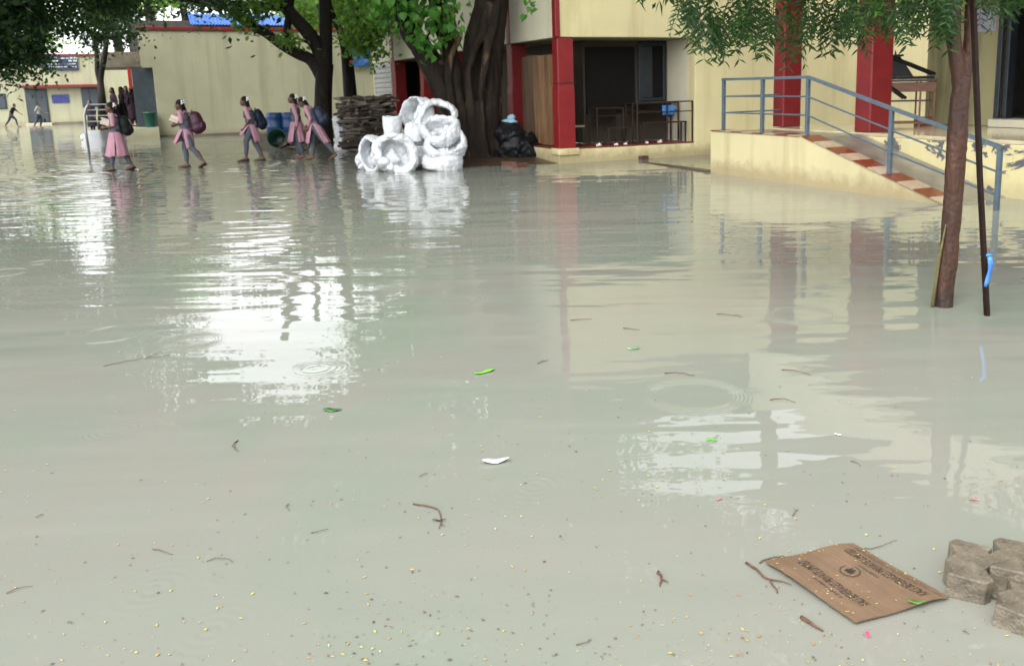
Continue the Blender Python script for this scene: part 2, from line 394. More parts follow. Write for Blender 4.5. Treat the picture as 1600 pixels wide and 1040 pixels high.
# ------------------------------------------------------------------ school building with the corner verandah (local axes u, v)
B = thing('school_building', 'two-storey cream school building with red columns and open corner bay', 'building', (OX, OY, 0), YAW)
ZP, ZS, ZW, ZR = .32, 2.65, 5.1, 6.5
def part(name, mat, *boxes, parent=B, bevel=.012):
    m_ = MB()
    for b in boxes: m_.box(*b)
    return m_.build(name, mat, parent, bevel=bevel)
part('plinth', m_cream, (.0, 3.42, .0, 1.25, -.1, ZP-.03))
part('plinth', m_creamgrey, (.002, 1.2, 1.25, 17.6, -.1, ZP-.032))
part('floor_edge', m_flooredge, (.02, 3.42, .02, 1.25, ZP-.03, ZP))
part('floor_edge', m_flooredge, (.02, 1.2, 1.253, 17.6, ZP-.032, ZP-.002))
part('front_wall', m_cream, (3.42, 11.2, .003, .3, -.1, ZW))
part('parapet_wall', m_cream, (.06, 3.417, .0, .22, ZS, ZW))
part('side_parapet_wall', m_creamgrey, (.004, .22, .222, 17.4, ZS, ZW))
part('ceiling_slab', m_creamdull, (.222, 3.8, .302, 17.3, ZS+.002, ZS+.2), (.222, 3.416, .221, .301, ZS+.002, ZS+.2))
part('bay_wall', m_creamgrey, (3.422, 3.62, .302, 1.3, ZP, ZS))
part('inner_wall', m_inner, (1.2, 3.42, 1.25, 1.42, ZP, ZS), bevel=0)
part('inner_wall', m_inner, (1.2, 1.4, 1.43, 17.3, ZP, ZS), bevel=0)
part('end_wall', m_creamgrey, (.01, 3.4, 17.42, 17.6, -.1, ZW))
part('blackboard', m_dark, (1.25, 2.52, 1.19, 1.248, 1.0, 2.5))
wn = part('window', m_bluegrey, (2.62, 2.70, 1.18, 1.248, 1.25, 2.6), (3.28, 3.36, 1.18, 1.248, 1.25, 2.6), (2.70, 3.28, 1.18, 1.248, 2.53, 2.6), (2.70, 3.28, 1.18, 1.248, 1.25, 1.32))
part('shutter', m_bluegrey, (2.705, 3.0, 1.20, 1.24, 1.325, 2.525), parent=wn)
part('pane', m_dark, (3.005, 3.275, 1.22, 1.24, 1.325, 2.525), parent=wn)
# columns: thin pilaster above, thicker shaft below with a chamfered shoulder
def column(u0, u1, v0, v1, pil=True):
    m_ = MB(); m_.box(u0, u1, v0, v1, ZP, ZS-.002)
    c = m_.build('column', m_red, B, bevel=.02)
    a = .014
    m2 = MB(); lo = [(u0-a, v0-a), (u1+a*.3, v0-a), (u1+a*.3, v1+a), (u0-a, v1+a)]; hi = [(u0-.003, v0-.003), (u1+.001, v0-.003), (u1+.001, v1+.003), (u0-.003, v1+.003)]
    m2.prism(lo, ZP+.002, 1.52); n = len(m2.v)
    m2.add([(x, y, 1.52) for x, y in lo] + [(x, y, 1.66) for x, y in hi], [(0,1,5,4),(1,2,6,5),(2,3,7,6),(3,0,4,7),(4,5,6,7)])
    m2.build('column_jacket', m_red, c, bevel=.01)
    if pil: part('pilaster', m_red, (u0-.05, u0+.06, v0-.05, v0+.14, ZS+.002, ZR-.002))
    return c
column(.03, .40, .03, .32)
part('column_foot', m_cream, (-.03, .46, -.05, .36, .18, ZP-.002))
MB().tube([(.005, .005, 1.70), (.43, .005, 1.71), (.43, .35, 1.70), (.005, .35, 1.69), (.005, .005, 1.70)], .008, 5).build('wire', m_metal, B)
column(.03, .42, 2.75, 3.05); column(.03, .42, 6.9, 7.2); column(.03, .42, 10.6, 10.95); column(.03, .42, 14.2, 14.7)
# upper verandah
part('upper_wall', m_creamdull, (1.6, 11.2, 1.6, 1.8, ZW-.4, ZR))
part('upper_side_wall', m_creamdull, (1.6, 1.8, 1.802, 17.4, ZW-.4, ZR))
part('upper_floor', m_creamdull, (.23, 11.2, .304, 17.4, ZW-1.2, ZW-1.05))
part('roof', m_stainconc, (-.5, 11.6, -.5, 17.8, ZR, ZR+.22))
# roller shutter at the end of the side front
sh = part('roller_shutter', m_shutter, (.05, .08, 14.75, 17.38, ZP, ZS-.004), bevel=0)
for i in range(13): part('slat', m_shutter, (.012, .05, 14.76, 17.37, ZP+.02+i*.175, ZP+.155+i*.175), parent=sh, bevel=.02)
# wooden planks closing the first side bay
wp = thing('plank_partition', 'row of upright brown wooden planks between two red columns', 'partition', W(.2, 1.6, ZP), YAW)
vv = -1.25
for i in range(6):
    wd = (.36, .42, .40, .30, .44, .38)[i]
    MB().box(.0, .05, vv, vv+wd-.06, .02, 2.0 + .04*random.random()).build('plank', m_plank, wp, bevel=.008, rot=(rad(random.uniform(-.5, .5)), 0, 0), loc=(random.uniform(-.02, .02), 0, 0)); vv += wd
# ------------------------------------------------------------------ right wing: raised verandah, pillars, door
ZF = .78
Wg = thing('verandah_wing', 'raised verandah wing with two red pillars, mouldy wall and dark doorway', 'building', (OX, OY, 0), YAW)
def wpart(name, mat, *b, **k): return part(name, mat, *b, parent=Wg, **k)
UE, UW = 2.7, 5.6
wpart('verandah_base', m_creampeel, (UE, 11, -16, -3.66, -.1, ZF-.06))
wpart('verandah_base', m_cream, (4.4, 11, -3.658, -.0, -.1, .50))
wpart('verandah_floor', m_floor, (UE+.01, 11, -16, -3.66, ZF-.06, ZF))
wpart('verandah_floor', m_floor, (4.4, 11, -3.655, -.002, .50, .52))
wpart('pillar', m_redshade, (3.02, 3.44, -3.72, -3.40, ZF, 3.55), bevel=.02)
wpart('pillar', m_redshade, (2.72, 3.17, -6.34, -5.98, ZF, 3.55), bevel=.02)
wpart('pillar', m_redshade, (2.95, 3.35, -10.4, -10.05, ZF, 3.55), bevel=.02)
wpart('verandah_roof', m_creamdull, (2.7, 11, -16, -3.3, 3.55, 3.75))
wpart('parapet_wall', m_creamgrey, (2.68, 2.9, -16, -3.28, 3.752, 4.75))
wpart('upper_pillar', m_redshade, (2.72, 2.95, -3.75, -3.5, 4.752, 6.28)); wpart('upper_pillar', m_redshade, (2.72, 2.95, -6.3, -6.05, 4.752, 6.28)); wpart('upper_pillar', m_redshade, (2.72, 2.95, -10.4, -10.1, 4.752, 6.28))
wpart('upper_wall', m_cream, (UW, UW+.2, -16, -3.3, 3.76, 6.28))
wpart('roof', m_stainconc, (2.3, 11, -16.3, -3.0, 6.29, 6.5))
wpart('wing_wall', m_dirty, (UW, UW+.2, -6.35, -4.72, ZF+.001, 3.549))
wpart('wing_wall', m_creamdull, (UW+.002, UW+.2, -16, -8.9, ZF+.001, 3.549))
wpart('lintel', m_creamdull, (UW+.001, UW+.2, -8.899, -6.351, 3.1, 3.549))
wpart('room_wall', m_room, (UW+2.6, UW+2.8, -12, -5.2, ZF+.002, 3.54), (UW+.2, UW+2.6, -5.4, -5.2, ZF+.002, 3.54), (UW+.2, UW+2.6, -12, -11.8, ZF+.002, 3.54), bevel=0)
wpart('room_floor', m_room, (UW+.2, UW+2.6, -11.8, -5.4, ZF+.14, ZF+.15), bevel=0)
wpart('doorstep', m_creamgrey, (UW-.32, UW+.2, -9.1, -6.45, ZF+.002, ZF+.135))
dr = wpart('door_frame', m_bluegrey, (UW-.03, UW+.15, -6.56, -6.47, ZF+.137, 3.1), (UW-.03, UW+.15, -8.899, -8.80, ZF+.137, 3.1), (UW-.03, UW+.15, -8.8, -6.56, 3.0, 3.1))
part('door_leaf', m_bluegrey, (UW-.10, UW-.05, -6.46, -6.36, ZF+.14, 2.98), parent=dr)
# notice pasted on the wing wall
nb = MB().box(-.012, 0, -.26, .26, -.2, .2).build('paper_notice', simple('printed_notice', (.42, .40, .52), .7, .2, 6, .001, wear=((.06,.05,.10), .60, 16)), loc=W(UW-.002, -5.98, 2.62), rot=(0, 0, YAW))
tag(nb, 'pale lilac paper notice with dark marks pasted on the wing wall', 'notice')

# ------------------------------------------------------------------ ramp and its handrail
Rm = thing('wheelchair_ramp', 'cream-walled concrete ramp with chequered tile edge going down into the water', 'ramp', (OX, OY, 0), YAW)
U0, V0, V1, V2 = 1.46, -3.6, -6.2, -9.15
pr = MB()
def wedge(m_, ua, ub, dz=0, vend=V2):
    m_.add([(ua,V0,-.1),(ua,V0,ZF+dz),(ua,V1,ZF+dz),(ua,vend,.0+dz),(ua,vend,-.1),
            (ub,V0,-.1),(ub,V0,ZF+dz),(ub,V1,ZF+dz),(ub,vend,.0+dz),(ub,vend,-.1)],
           [(0,1,2,3,4),(9,8,7,6,5),(0,5,6,1),(1,6,7,2),(2,7,8,3),(3,8,9,4),(4,9,5,0)])
wedge(pr, U0, U0+.34, -.012); pr.build('ramp_wall', m_kerb, Rm, bevel=.02)
pr = MB(); wedge(pr, U0+.342, UE-.002, -.03); pr.build('ramp_slab', m_conc, Rm)
sl_ = (ZF)/(V1-V2); tl = .298
m_tr = []
nt_ = 0; vq = V0 - .01
def tile_mesh():
    return MB().box(0, .36, 0, .285, 0, .016).mesh('tile')
tms = [tile_mesh(), tile_mesh()]; tms[0].materials.append(m_tilered); tms[1].materials.append(m_tilecream)
ang = math.atan(sl_)
for i in range(8):
    obj('tile', tms[i % 2], None, Rm, loc=(U0-.015, V0-.02-(i+1)*.318, ZF-.011), scale=(1, 1.09, 1))
L = math.hypot(V1-V2, ZF)
for i in range(10):
    s0 = (i+1)*.305
    if s0 > L: break
    obj('tile', tms[(i) % 2], None, Rm, loc=(U0-.015, V1-s0*math.cos(ang), ZF-s0*math.sin(ang)-.010), rot=(ang, 0, 0), scale=(1, 1.05, 1))
Hr = thing('handrail', 'blue-grey pipe handrail with three bars along the ramp', 'handrail', (OX, OY, 0), YAW)
UR = 1.56
posts = [(-3.88, ZF, 1.69), (-5.03, ZF, 1.69), (-6.2, ZF, 1.69), (-8.0, .31, 1.225), (-9.82, -.12, .78)]
for v_, z0, z1 in posts: MB().box(UR-.028, UR+.028, v_-.028, v_+.028, z0, z1-.02).build('post', m_rail, Hr, bevel=.004)
def bar(a, b, h, wd, name='rail'):
    MB().tube([a, b], wd, 8).build(name, m_rail, Hr, smooth=False)
for (va, za), (vb, zb) in (((-3.85, 1.69), (-6.2, 1.69)), ((-6.2, 1.69), (-8.0, 1.225)), ((-8.0, 1.225), (-9.86, .775))):
    d = Vector((0, vb-va, zb-za)).normalized(); n = Vector((0, -d.z, d.y))*.022
    a, b = Vector((UR, va, za)), Vector((UR, vb, zb)); s_ = Vector((.032, 0, 0))
    MB().hexa([a-s_-n, a+s_-n, b+s_-n, b-s_-n, a-s_+n, a+s_+n, b+s_+n, b-s_+n]).build('top_rail', m_rail, Hr)
for za, zb, zc in ((1.39, .925, .47), (1.10, .62, .185)):
    for a, b in (((UR, -3.82, za), (UR, -6.2, za)), ((UR, -6.2, za), (UR, -8.0, zb)), ((UR, -8.0, zb), (UR, -9.84, zc)), ((UR-.04, -3.9, za), (3.02, -3.62, za))):
        bar(a, b, 0, .0135)
# sunken pavement edge beside the ramp
ke = [G(1010, 254, .0), G(1112, 269, .0)]
d_ = (ke[1]-ke[0]).normalized(); n_ = Vector((-d_.y, d_.x, 0))*.12
kb = MB().hexa([ke[0]-n_-Vector((0,0,.2)), ke[1]-n_-Vector((0,0,.2)), ke[1]+n_-Vector((0,0,.2)), ke[0]+n_-Vector((0,0,.2)), ke[0]-n_*.9, ke[1]-n_*.9+Vector((0,0,.03)), ke[1]+n_*.9+Vector((0,0,.03)), ke[0]+n_*.9]).build('drain_kerb', m_mud)
tag(kb, 'low dark kerb of a drain just breaking the water', 'kerb', kind='structure')
br = MB().box(-.11, .11, -.055, .055, 0, .075).build('brick', simple('red_brick', (.11, .042, .026), .8, .3, 9, .004), loc=W(2.0, -.12, .0), rot=(0, 0, YAW+.3), bevel=.006)
tag(br, 'single red brick lying at the foot of the plinth', 'brick')
for i in range(2):
    q = G((795, 812)[i], (256, 259)[i], .03)
    b_ = MB().box(-.16, .16, -.08, .08, -.04, .05).build('brick', bpy.data.materials['red_brick'], loc=q, rot=(0, 0, .2+i*.7), bevel=.008)
    tag(b_, 'broken brick half sunk in mud beside the black heap', 'brick', 'bricks in the mud')

# ------------------------------------------------------------------ desks in the corner bay
def desk(u, v, wid, zt, label, rot=0, depth=.38, mat=None, bench=True):
    t = thing('school_desk', label, 'desk', W(u, v, ZP), YAW + rot, 'desks stored in the corner bay')
    mt = mat or m_wooddark
    MB().box(0, wid, 0, depth, zt-.03, zt).build('desk_top', mt, t, bevel=.006)
    MB().box(.03, wid-.03, .02, depth-.02, zt-.20, zt-.18).build('shelf', mt, t, bevel=.004)
    MB().box(.02, wid-.02, depth-.03, depth-.012, zt-.34, zt-.032).build('modesty_board', mt, t, bevel=.004)
    for x in (.0, wid-.032):
        for y in (.0, depth-.032): MB().box(x, x+.03, y, y+.03, 0, zt-.031).build('leg', m_metal, t)
    if bench:
        MB().box(.05, wid-.05, -.42, -.18, zt-.46, zt-.43).build('bench_seat', mt, t, bevel=.006)
        for x in (.06, wid-.09):
            for y in (-.41, -.22): MB().box(x, x+.03, y, y+.03, 0, zt-.461).build('leg', m_metal, t)
    return t
desk(2.12, .60, 1.25, .90, 'dark bench desk against the bay wall with a blue cloth under it')
desk(1.18, .55, .72, .82, 'narrow dark bench desk between the corner column and the longer desk', rot=.06)
t_ = thing('bench', 'low bench with a pale worn end beside the corner column', 'bench', W(.45, .35, ZP), YAW)
MB().box(0, .34, 0, .24, .42, .46).build('seat', simple('worn_bench_wood', (.22, .17, .12), .5, .4, 6, .002), t_, bevel=.006)
for x in (.02, .29):
    for y in (.02, .2): MB().box(x, x+.025, y, y+.025, 0, .42).build('leg', m_metal, t_)
rl_ = thing('bay_rail', 'thin dark metal guard rail across the open corner bay', 'railing', W(0, 0, ZP), YAW)
for u_ in (1.95, 2.72, 3.39): MB().box(u_-.014, u_+.014, .05, .078, 0, .92).build('post', m_metal, rl_)
for z_, r_ in ((.92, .016), (.70, .012)): MB().tube([(1.95, .064, z_), (3.40, .064, z_)], r_, 6).build('bar', m_metal, rl_)
q = MB().box(-.16, .16, -.02, .02, -.11, .10).remesh(.012, 4, crumple=(.02, 9)); o = obj('blue_cloth', q, simple('bright_blue_cloth', (.04, .20, .52), .7, .2, 8, .003), loc=W(2.78, .1, ZP+.74), rot=(0, 0, YAW))
tag(o, 'bright blue cloth hanging over the guard rail of the corner bay', 'cloth')
for i, (u_, v_) in enumerate(((1.45, .14), (1.72, .2), (1.02, .15), (2.25, .16), (2.62, .22), (2.3, .3))):
    s_ = random.uniform(.025, .05)
    q = MB().ell((0,0,0), (s_*1.3, s_, s_*.6)).remesh(.012, 2, crumple=(.03, 22))
    o = obj('paper_scrap', q, m_paper, loc=W(u_, v_, ZP+s_*.45)); tag(o, 'crumpled white paper scrap on the floor of the corner bay', 'paper', 'paper scraps in the corner bay')

# ------------------------------------------------------------------ table with upturned black desk on the verandah
T = thing('verandah_table', 'brown metal-legged table carrying an upturned desk behind the red pillar', 'table', W(4.15, -4.75, ZF), YAW-.62)
MB().box(-.15, 1.15, -.22, .25, .80, .84).build('table_top', m_wooddark, T, bevel=.006)
MB().box(-.13, 1.13, -.215, -.19, .62, .79).build('apron', m_brownwood, T, bevel=.006)
for x in (-.13, .08, .86, 1.1):
    for y in (-.2, .2): MB().box(x, x+.03, y, y+.03, 0, .8).build('leg', m_brownwood, T)
MB().box(-.1, 1.12, .0, .22, .44, .47).build('bench_seat', m_wooddark, T, bevel=.004)
MB().box(-.1, 1.12, -.2, -.17, .05, .085).build('foot_bar', m_brownwood, T); MB().box(-.1, 1.12, .2, .23, .05, .085).build('foot_bar', m_brownwood, T)
K = thing('upturned_desk', 'glossy black school desk lying upside down with its legs in the air', 'desk', W(4.15, -4.75, ZF+.845), YAW-.62)
MB().box(.02, 1.1, -.2, .22, .0, .05).build('desk_top', m_blackgloss, K, bevel=.006)
MB().hexa([(.32,-.15,.052),(.75,-.15,.052),(.75,.12,.052),(.28,.12,.052),(.36,-.1,.40),(.52,-.1,.40),(.52,.1,.36),(.36,.1,.36)]).build('side_panel', m_blackgloss, K, bevel=.006)
for y in (-.16, .14): MB().tube([(.30, y, .42), (.68, y, .27), (1.12, y, .08)], .028, 6).build('leg', m_blackgloss, K)
MB().box(.27, .56, -.19, .18, .405, .44).build('foot_board', m_blackgloss, K, bevel=.006)
MB().tube([(.45, .0, .44), (.44, .02, .52)], [.02, .006], 6).build('bolt', m_blackgloss, K)
for y in (-.21, .06): MB().tube([(.18, y, .0), (.62, y-.06, -.34)], .03, 6).build('strut', m_blackgloss, K)
bx_ = MB().box(-.16, .16, -.1, .1, 0, .16).build('clay_block', simple('terracotta_block', (.22, .07, .04), .8, .3, 8, .004), loc=W(5.05, -5.25, ZF), rot=(0, 0, YAW-.4), bevel=.008)
tag(bx_, 'terracotta coloured block on the verandah floor under the table end', 'block')

# ------------------------------------------------------------------ blank cream hall wall at the back, porch, door
WV = 21.5
Hb = thing('hall_building', 'long blank cream hall wall with red coping behind the walking girls', 'building', (OX, OY, 0), YAW)
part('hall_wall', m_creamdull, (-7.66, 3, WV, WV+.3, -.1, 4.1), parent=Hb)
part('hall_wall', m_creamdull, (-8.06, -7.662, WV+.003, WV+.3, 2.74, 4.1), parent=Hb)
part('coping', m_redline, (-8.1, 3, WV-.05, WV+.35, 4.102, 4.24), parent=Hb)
part('hall_block', m_creamdull, (-7.6, 3, WV+.302, WV+9, -.1, 4.0), parent=Hb)
part('wall_footing', m_stainconc, (-7.64, 3, WV-.14, WV-.002, -.1, .09), parent=Hb)
part('porch_slab', m_stainconc, (-9.5, -8.06, WV+.3, WV+4.2, 2.72, 3.3), parent=Hb)
part('porch_platform', m_creamdull, (-9.3, -7.662, WV-.5, WV+4.4, -.1, .42), parent=Hb)
part('porch_door', m_doorblue, (-8.42, -7.664, WV+.31, WV+.36, .422, 2.715), parent=Hb)
part('red_post', simple('bright_red_post', (.40, .025, .012), .5, .2, 6, .002), (-8.56, -8.43, WV+.31, WV+.42, 1.9, 2.715), parent=Hb)
part('porch_wall', m_creamdull, (-7.66, -7.60, WV+.37, WV+4.2, .422, 3.9), parent=Hb)
# green bin on the platform
def bin_mesh(r0, r1, h):
    m_ = MB(); n = 20
    prof = [(0, .0), (r0, 0), (r0*1.02, .02), (r1, h-.05), (r1+.02, h-.045), (r1+.02, h), (r1-.015, h), (r0-.02, .04), (0, .04)]
    for i, (r, z) in enumerate(prof):
        for k in range(n): m_.v.append((r*math.cos(2*math.pi*k/n), r*math.sin(2*math.pi*k/n), z))
    for i in range(len(prof)-1):
        for k in range(n): k2 = (k+1) % n; m_.f.append((i*n+k, i*n+k2, (i+1)*n+k2, (i+1)*n+k))
    return m_.mesh('bin')
o = obj('waste_bin', bin_mesh(.17, .21, .58), m_green, loc=W(-7.95, WV-.25, .42), smooth=True); tag(o, 'green plastic bin standing on the porch platform by the slate door', 'bin')
# far low building
FV = 47.7
Fb = thing('far_building', 'low cream classroom building with red sunshade line across the yard', 'building', (OX, OY, 0), YAW)
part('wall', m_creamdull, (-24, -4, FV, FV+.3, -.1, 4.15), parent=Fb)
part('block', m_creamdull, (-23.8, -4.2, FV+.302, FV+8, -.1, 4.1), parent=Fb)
part('coping', m_redline, (-24.1, -4, FV-.08, FV+.35, 4.152, 4.30), parent=Fb)
part('sunshade', m_redline, (-14.98, -10.7, FV-.5, FV-.002, 2.26, 2.42), parent=Fb)
def winf(u0, u1, z0, z1, nm, step=False):
    f = part(nm, m_bluegrey, (u0, u1, FV-.06, FV-.002, z0, z1), parent=Fb)
    for k in range(2):
        a = u0+.05+k*(u1-u0-.05)/2; part('panel', m_doorblue, (a, a+(u1-u0)/2-.09, FV-.08, FV-.062, z0+.06, z1-.06), parent=f)
winf(-14.9, -13.72, .12, 2.18, 'door'); winf(-11.85, -10.9, 1.0, 2.2, 'window'); winf(-17.0, -15.92, 1.02, 1.95, 'window')
part('doorstep', m_creamgrey, (-15.0, -13.6, FV-.6, FV-.004, -.05, .11), parent=Fb)
part('wall_footing', m_stainconc, (-13.5, -4, FV-.2, FV-.003, -.1, .12), parent=Fb)
sb = thing('signboard', 'large blue school signboard with white lettering lines above the sunshade', 'sign', W(-12.8, FV-.1, 3.3), YAW)
MB().box(-.98, .98, 0, .06, 0, .9).build('board', simple('sign_blue', (.015, .03, .075), .4, .2, 4, .001), sb, bevel=.01)
mw = simple('sign_white', (.55, .55, .50), .6, .2, 8, .001); random.seed(3)
for r_ in range(4):
    x = -.85 + .1*random.random()
    z_ = .70 - r_*.17
    while x < .8:
        wdt = random.uniform(.06, .24)
        if random.random() < .82: MB().box(x, x+wdt, -.012, .001, z_, z_ + (.11 if r_ < 2 else .06)*random.uniform(.6, 1)).build('lettering', mw, sb)
        x += wdt + random.uniform(.02, .07)
nb2 = thing('name_plate', 'plain royal blue name plate between the far door and window', 'sign', W(-13.02, FV-.05, 1.3), YAW)
MB().box(-.47, .47, 0, .04, 0, .52).build('plate', m_signblue, nb2, bevel=.008)
# blue sheet on the hall wall, blue-roofed shed beyond
bt = MB().box(-.42, .42, -.02, .02, -.55, .55).remesh(.03, 3, crumple=(.07, 3)); o = obj('blue_sheet', bt, m_bluetarp, loc=W(.35, WV-.12, 3.2), rot=(0, 0, YAW)); tag(o, 'blue plastic sheet hung on the hall wall behind the small tree', 'sheet')
Sd = thing('blue_roofed_shed', 'pale shed with a blue corrugated roof rising behind the hall', 'building', W(-4.6, 33, 0), YAW)
part('wall', m_creamdull, (-4, 4.5, .6, 1.5, -.2, 5.34), parent=Sd); part('under_roof_shade', m_room, (-4, 4.5, .55, .598, 3.2, 5.36), parent=Sd)  # dark sheet stands in for the shade beneath the roof
mr_ = MB(); nn = 90; SZ0, SZ1 = 5.12, 5.80
for i in range(nn+1):
    x = -1.1 + 4.7*i/nn; dz = .035*math.sin(i*2.2)
    mr_.v += [(x, -.5, SZ0+dz), (x, 1.6, SZ1+dz), (x, -.5, SZ0-.03+dz), (x, 1.6, SZ1-.03+dz)]
for i in range(nn):
    a = i*4; b = a+4; mr_.f += [(a, b, b+1, a+1), (a+2, a+3, b+3, b+2), (a, a+2, b+2, b)]
mr_.build('roof', simple('blue_roof_paint', (.03, .12, .40), .5, .15, 2, .001), Sd)

# ------------------------------------------------------------------ foliage helpers
def leaves_mesh(name, P, size, droop=.3, seed=0, shape='rhomb', aspect=.5):
    r = np.random.default_rng(seed); n = len(P)
    d = r.normal(size=(n, 3)); d[:, 2] -= droop; d /= np.linalg.norm(d, axis=1)[:, None]
    q = r.normal(size=(n, 3)); s = np.cross(d, q); s /= np.linalg.norm(s, axis=1)[:, None]; nn_ = np.cross(d, s)
    L = (size*(.6+.8*r.random(n)))[:, None]
    a = P; c = P + d*L; m = P + d*L*.45 + nn_*L*.07
    l = m + s*L*aspect*.5; rr = m - s*L*aspect*.5
    V = np.stack([a, rr, c, l], 1).reshape(-1, 3)
    me = bpy.data.meshes.new(name); me.vertices.add(4*n); me.vertices.foreach_set('co', V.astype(np.float32).ravel())
    me.loops.add(4*n); me.loops.foreach_set('vertex_index', np.arange(4*n, dtype=np.int32))
    me.polygons.add(n); me.polygons.foreach_set('loop_start', np.arange(0, 4*n, 4, dtype=np.int32)); me.polygons.foreach_set('loop_total', np.full(n, 4, np.int32))
    me.update(); me.validate(); return me
def cloud(blobs, seed, clump=.45, per=70):
    """points in clumps spread through ellipsoids: gaps between clumps stay open"""
    r = np.random.default_rng(seed); out = []
    for (c, rr, n) in blobs:
        k = max(1, n // per); x = r.normal(size=(k, 3)); x /= np.linalg.norm(x, axis=1)[:, None]
        x *= (r.random(k)[:, None])**.38; cc = np.array(c) + x*np.array(rr)
        pts = np.repeat(cc, per, 0) + r.normal(size=(k*per, 3))*clump*np.array([1, 1, .6])*(.5+r.random((k, 1)).repeat(per, 0))
        out.append(pts)
    return np.concatenate(out)
def crown(parent, name, blobs, size, mat, seed, clump=.45, per=70, aspect=.5, droop=.4):
    P = cloud(blobs, seed, clump, per) - np.array(parent.location)
    o = obj(name, leaves_mesh(name, P, size, droop, seed, aspect=aspect), mat, parent); tag(o, kind='stuff'); return o
def limb(parent, pts, rs, mat, name='limb', n=10, seed=1, wob=.06):
    """smooth tapered limb through world points"""
    P = [Vector(p) for p in pts]; out = []; R_ = []
    for i in range(len(P)-1):
        p0 = P[max(i-1, 0)]; p1 = P[i]; p2 = P[i+1]; p3 = P[min(i+2, len(P)-1)]
        for k in range(5):
            t = k/5; out.append(.5*((2*p1)+(p2-p0)*t+(2*p0-5*p1+4*p2-p3)*t*t+(3*p1-p0-3*p2+p3)*t**3)); R_.append(rs[i]*(1-t)+rs[i+1]*t)
    out.append(P[-1]); R_.append(rs[-1])
    off = Vector(parent.location)
    return MB().tube([p-off for p in out], R_, n, wob, seed).build(name, mat, parent, smooth=True)

# ---- tree B: dark wet tree in front of the hall wall
DB = 29.6
tb = thing('dark_tree', 'dark wet tree with a long low limb in front of the blank hall wall', 'tree', G(505, 222))
def pb(x, y, d=DB): return PX(x, y, d)
limb(tb, [G(505, 224)-Vector((0,0,.2)), pb(505, 190), pb(505, 140), pb(507, 100)], [.36, .29, .28, .27], m_bark_dark, 'trunk', 12)
limb(tb, [pb(507, 125), pb(488, 95), pb(466, 84), pb(440, 70), pb(415, 52), pb(390, 38), pb(355, 12), pb(315, 2), pb(275, -2)], [.24, .2, .19, .17, .16, .15, .13, .11, .09], m_bark_dark, 'limb', 10, 2)
limb(tb, [pb(508, 105), pb(497, 76), pb(478, 48), pb(455, 22), pb(432, -8), pb(405, -60), pb(390, -120)], [.27, .24, .22, .21, .20, .16, .1], m_bark_dark, 'limb', 10, 3)
limb(tb, [pb(508, 110), pb(509, 60), pb(508, 0), pb(512, -80), pb(530, -180)], [.24, .2, .2, .17, .12], m_bark_dark, 'limb', 10, 4)
limb(tb, [pb(456, 82), pb(449, 55), pb(452, 20), pb(458, -30), pb(450, -90)], [.15, .12, .12, .1, .06], m_bark_dark, 'limb', 8, 5)
limb(tb, [pb(440, 12), pb(390, 9), pb(350, 2), pb(320, -20)], [.14, .12, .1, .06], m_bark_dark, 'limb', 8, 6)
limb(tb, [pb(496, 72), pb(480, 66), pb(470, 62)], [.09, .06, .02], m_bark_dark, 'limb', 6, 7)
crown(tb, 'crown', [(pb(470, -330), (5.0, 4, 2.6), 9000), (pb(330, -330), (3, 3, 1.6), 2600), (pb(400, 0, 29), (1.6, .8, .35), 420), (pb(330, 5, 29), (1.2, .8, .3), 350), (pb(600, -240), (2.2, 2.5, 2.2), 3000)], .20, m_leaf_dark, 21, .5)
crown(tb, 'leaf_sprays', [(pb(392, 22, 28.6), (.5, .3, .28), 180), (pb(450, 60, 28.8), (.4, .3, .3), 140), (pb(375, 30, 28.6), (.25, .3, .45), 120), (pb(410, 5, 28.6), (.7, .4, .2), 200)], .19, m_leaf_bright, 22, .18, 20)
# ---- tree C
tc = thing('slim_dark_tree', 'slim dark forked tree just behind the firewood stack', 'tree', G(548, 216))
DC = 31.4
limb(tc, [G(549, 217)-Vector((0,0,.2)), pb(548, 160, DC), pb(543, 100, DC), pb(540, 75, DC)], [.30, .24, .2, .17], m_bark_dark, 'trunk', 10, 8)
limb(tc, [pb(540, 80, DC), pb(532, 50, DC), pb(520, 25, DC), pb(505, -10, DC)], [.17, .13, .12, .08], m_bark_dark, 'limb', 8, 9)
limb(tc, [pb(541, 78, DC), pb(553, 40, DC), pb(559, 15, DC), pb(561, -30, DC), pb(575, -120, DC)], [.15, .11, .1, .1, .06], m_bark_dark, 'limb', 8, 10)
crown(tc, 'crown', [(pb(565, 40, 31), (.75, .8, 1.0), 1500), (pb(575, 80, 30.6), (.35, .4, .35), 260), (pb(600, 25, 30), (.6, .5, .6), 500), (pb(545, -10, 32), (1.6, 1, .8), 1500), (pb(480, 20, 33), (1.2, .8, .5), 700), (pb(575, -120, 32), (2.0, 2, 1.8), 3200)], .19, m_leaf_bright, 23, .3, 40)
tag(thing('tree_flag', 'small red paper flag tied to the slim dark tree', 'flag', pb(549, 97, 30.9)))
MB().box(-.06, .06, -.01, .01, -.06, .06).build('paper', simple('red_paper', (.75, .10, .04), .6, .1, 9, .001), bpy.data.objects['tree_flag'])

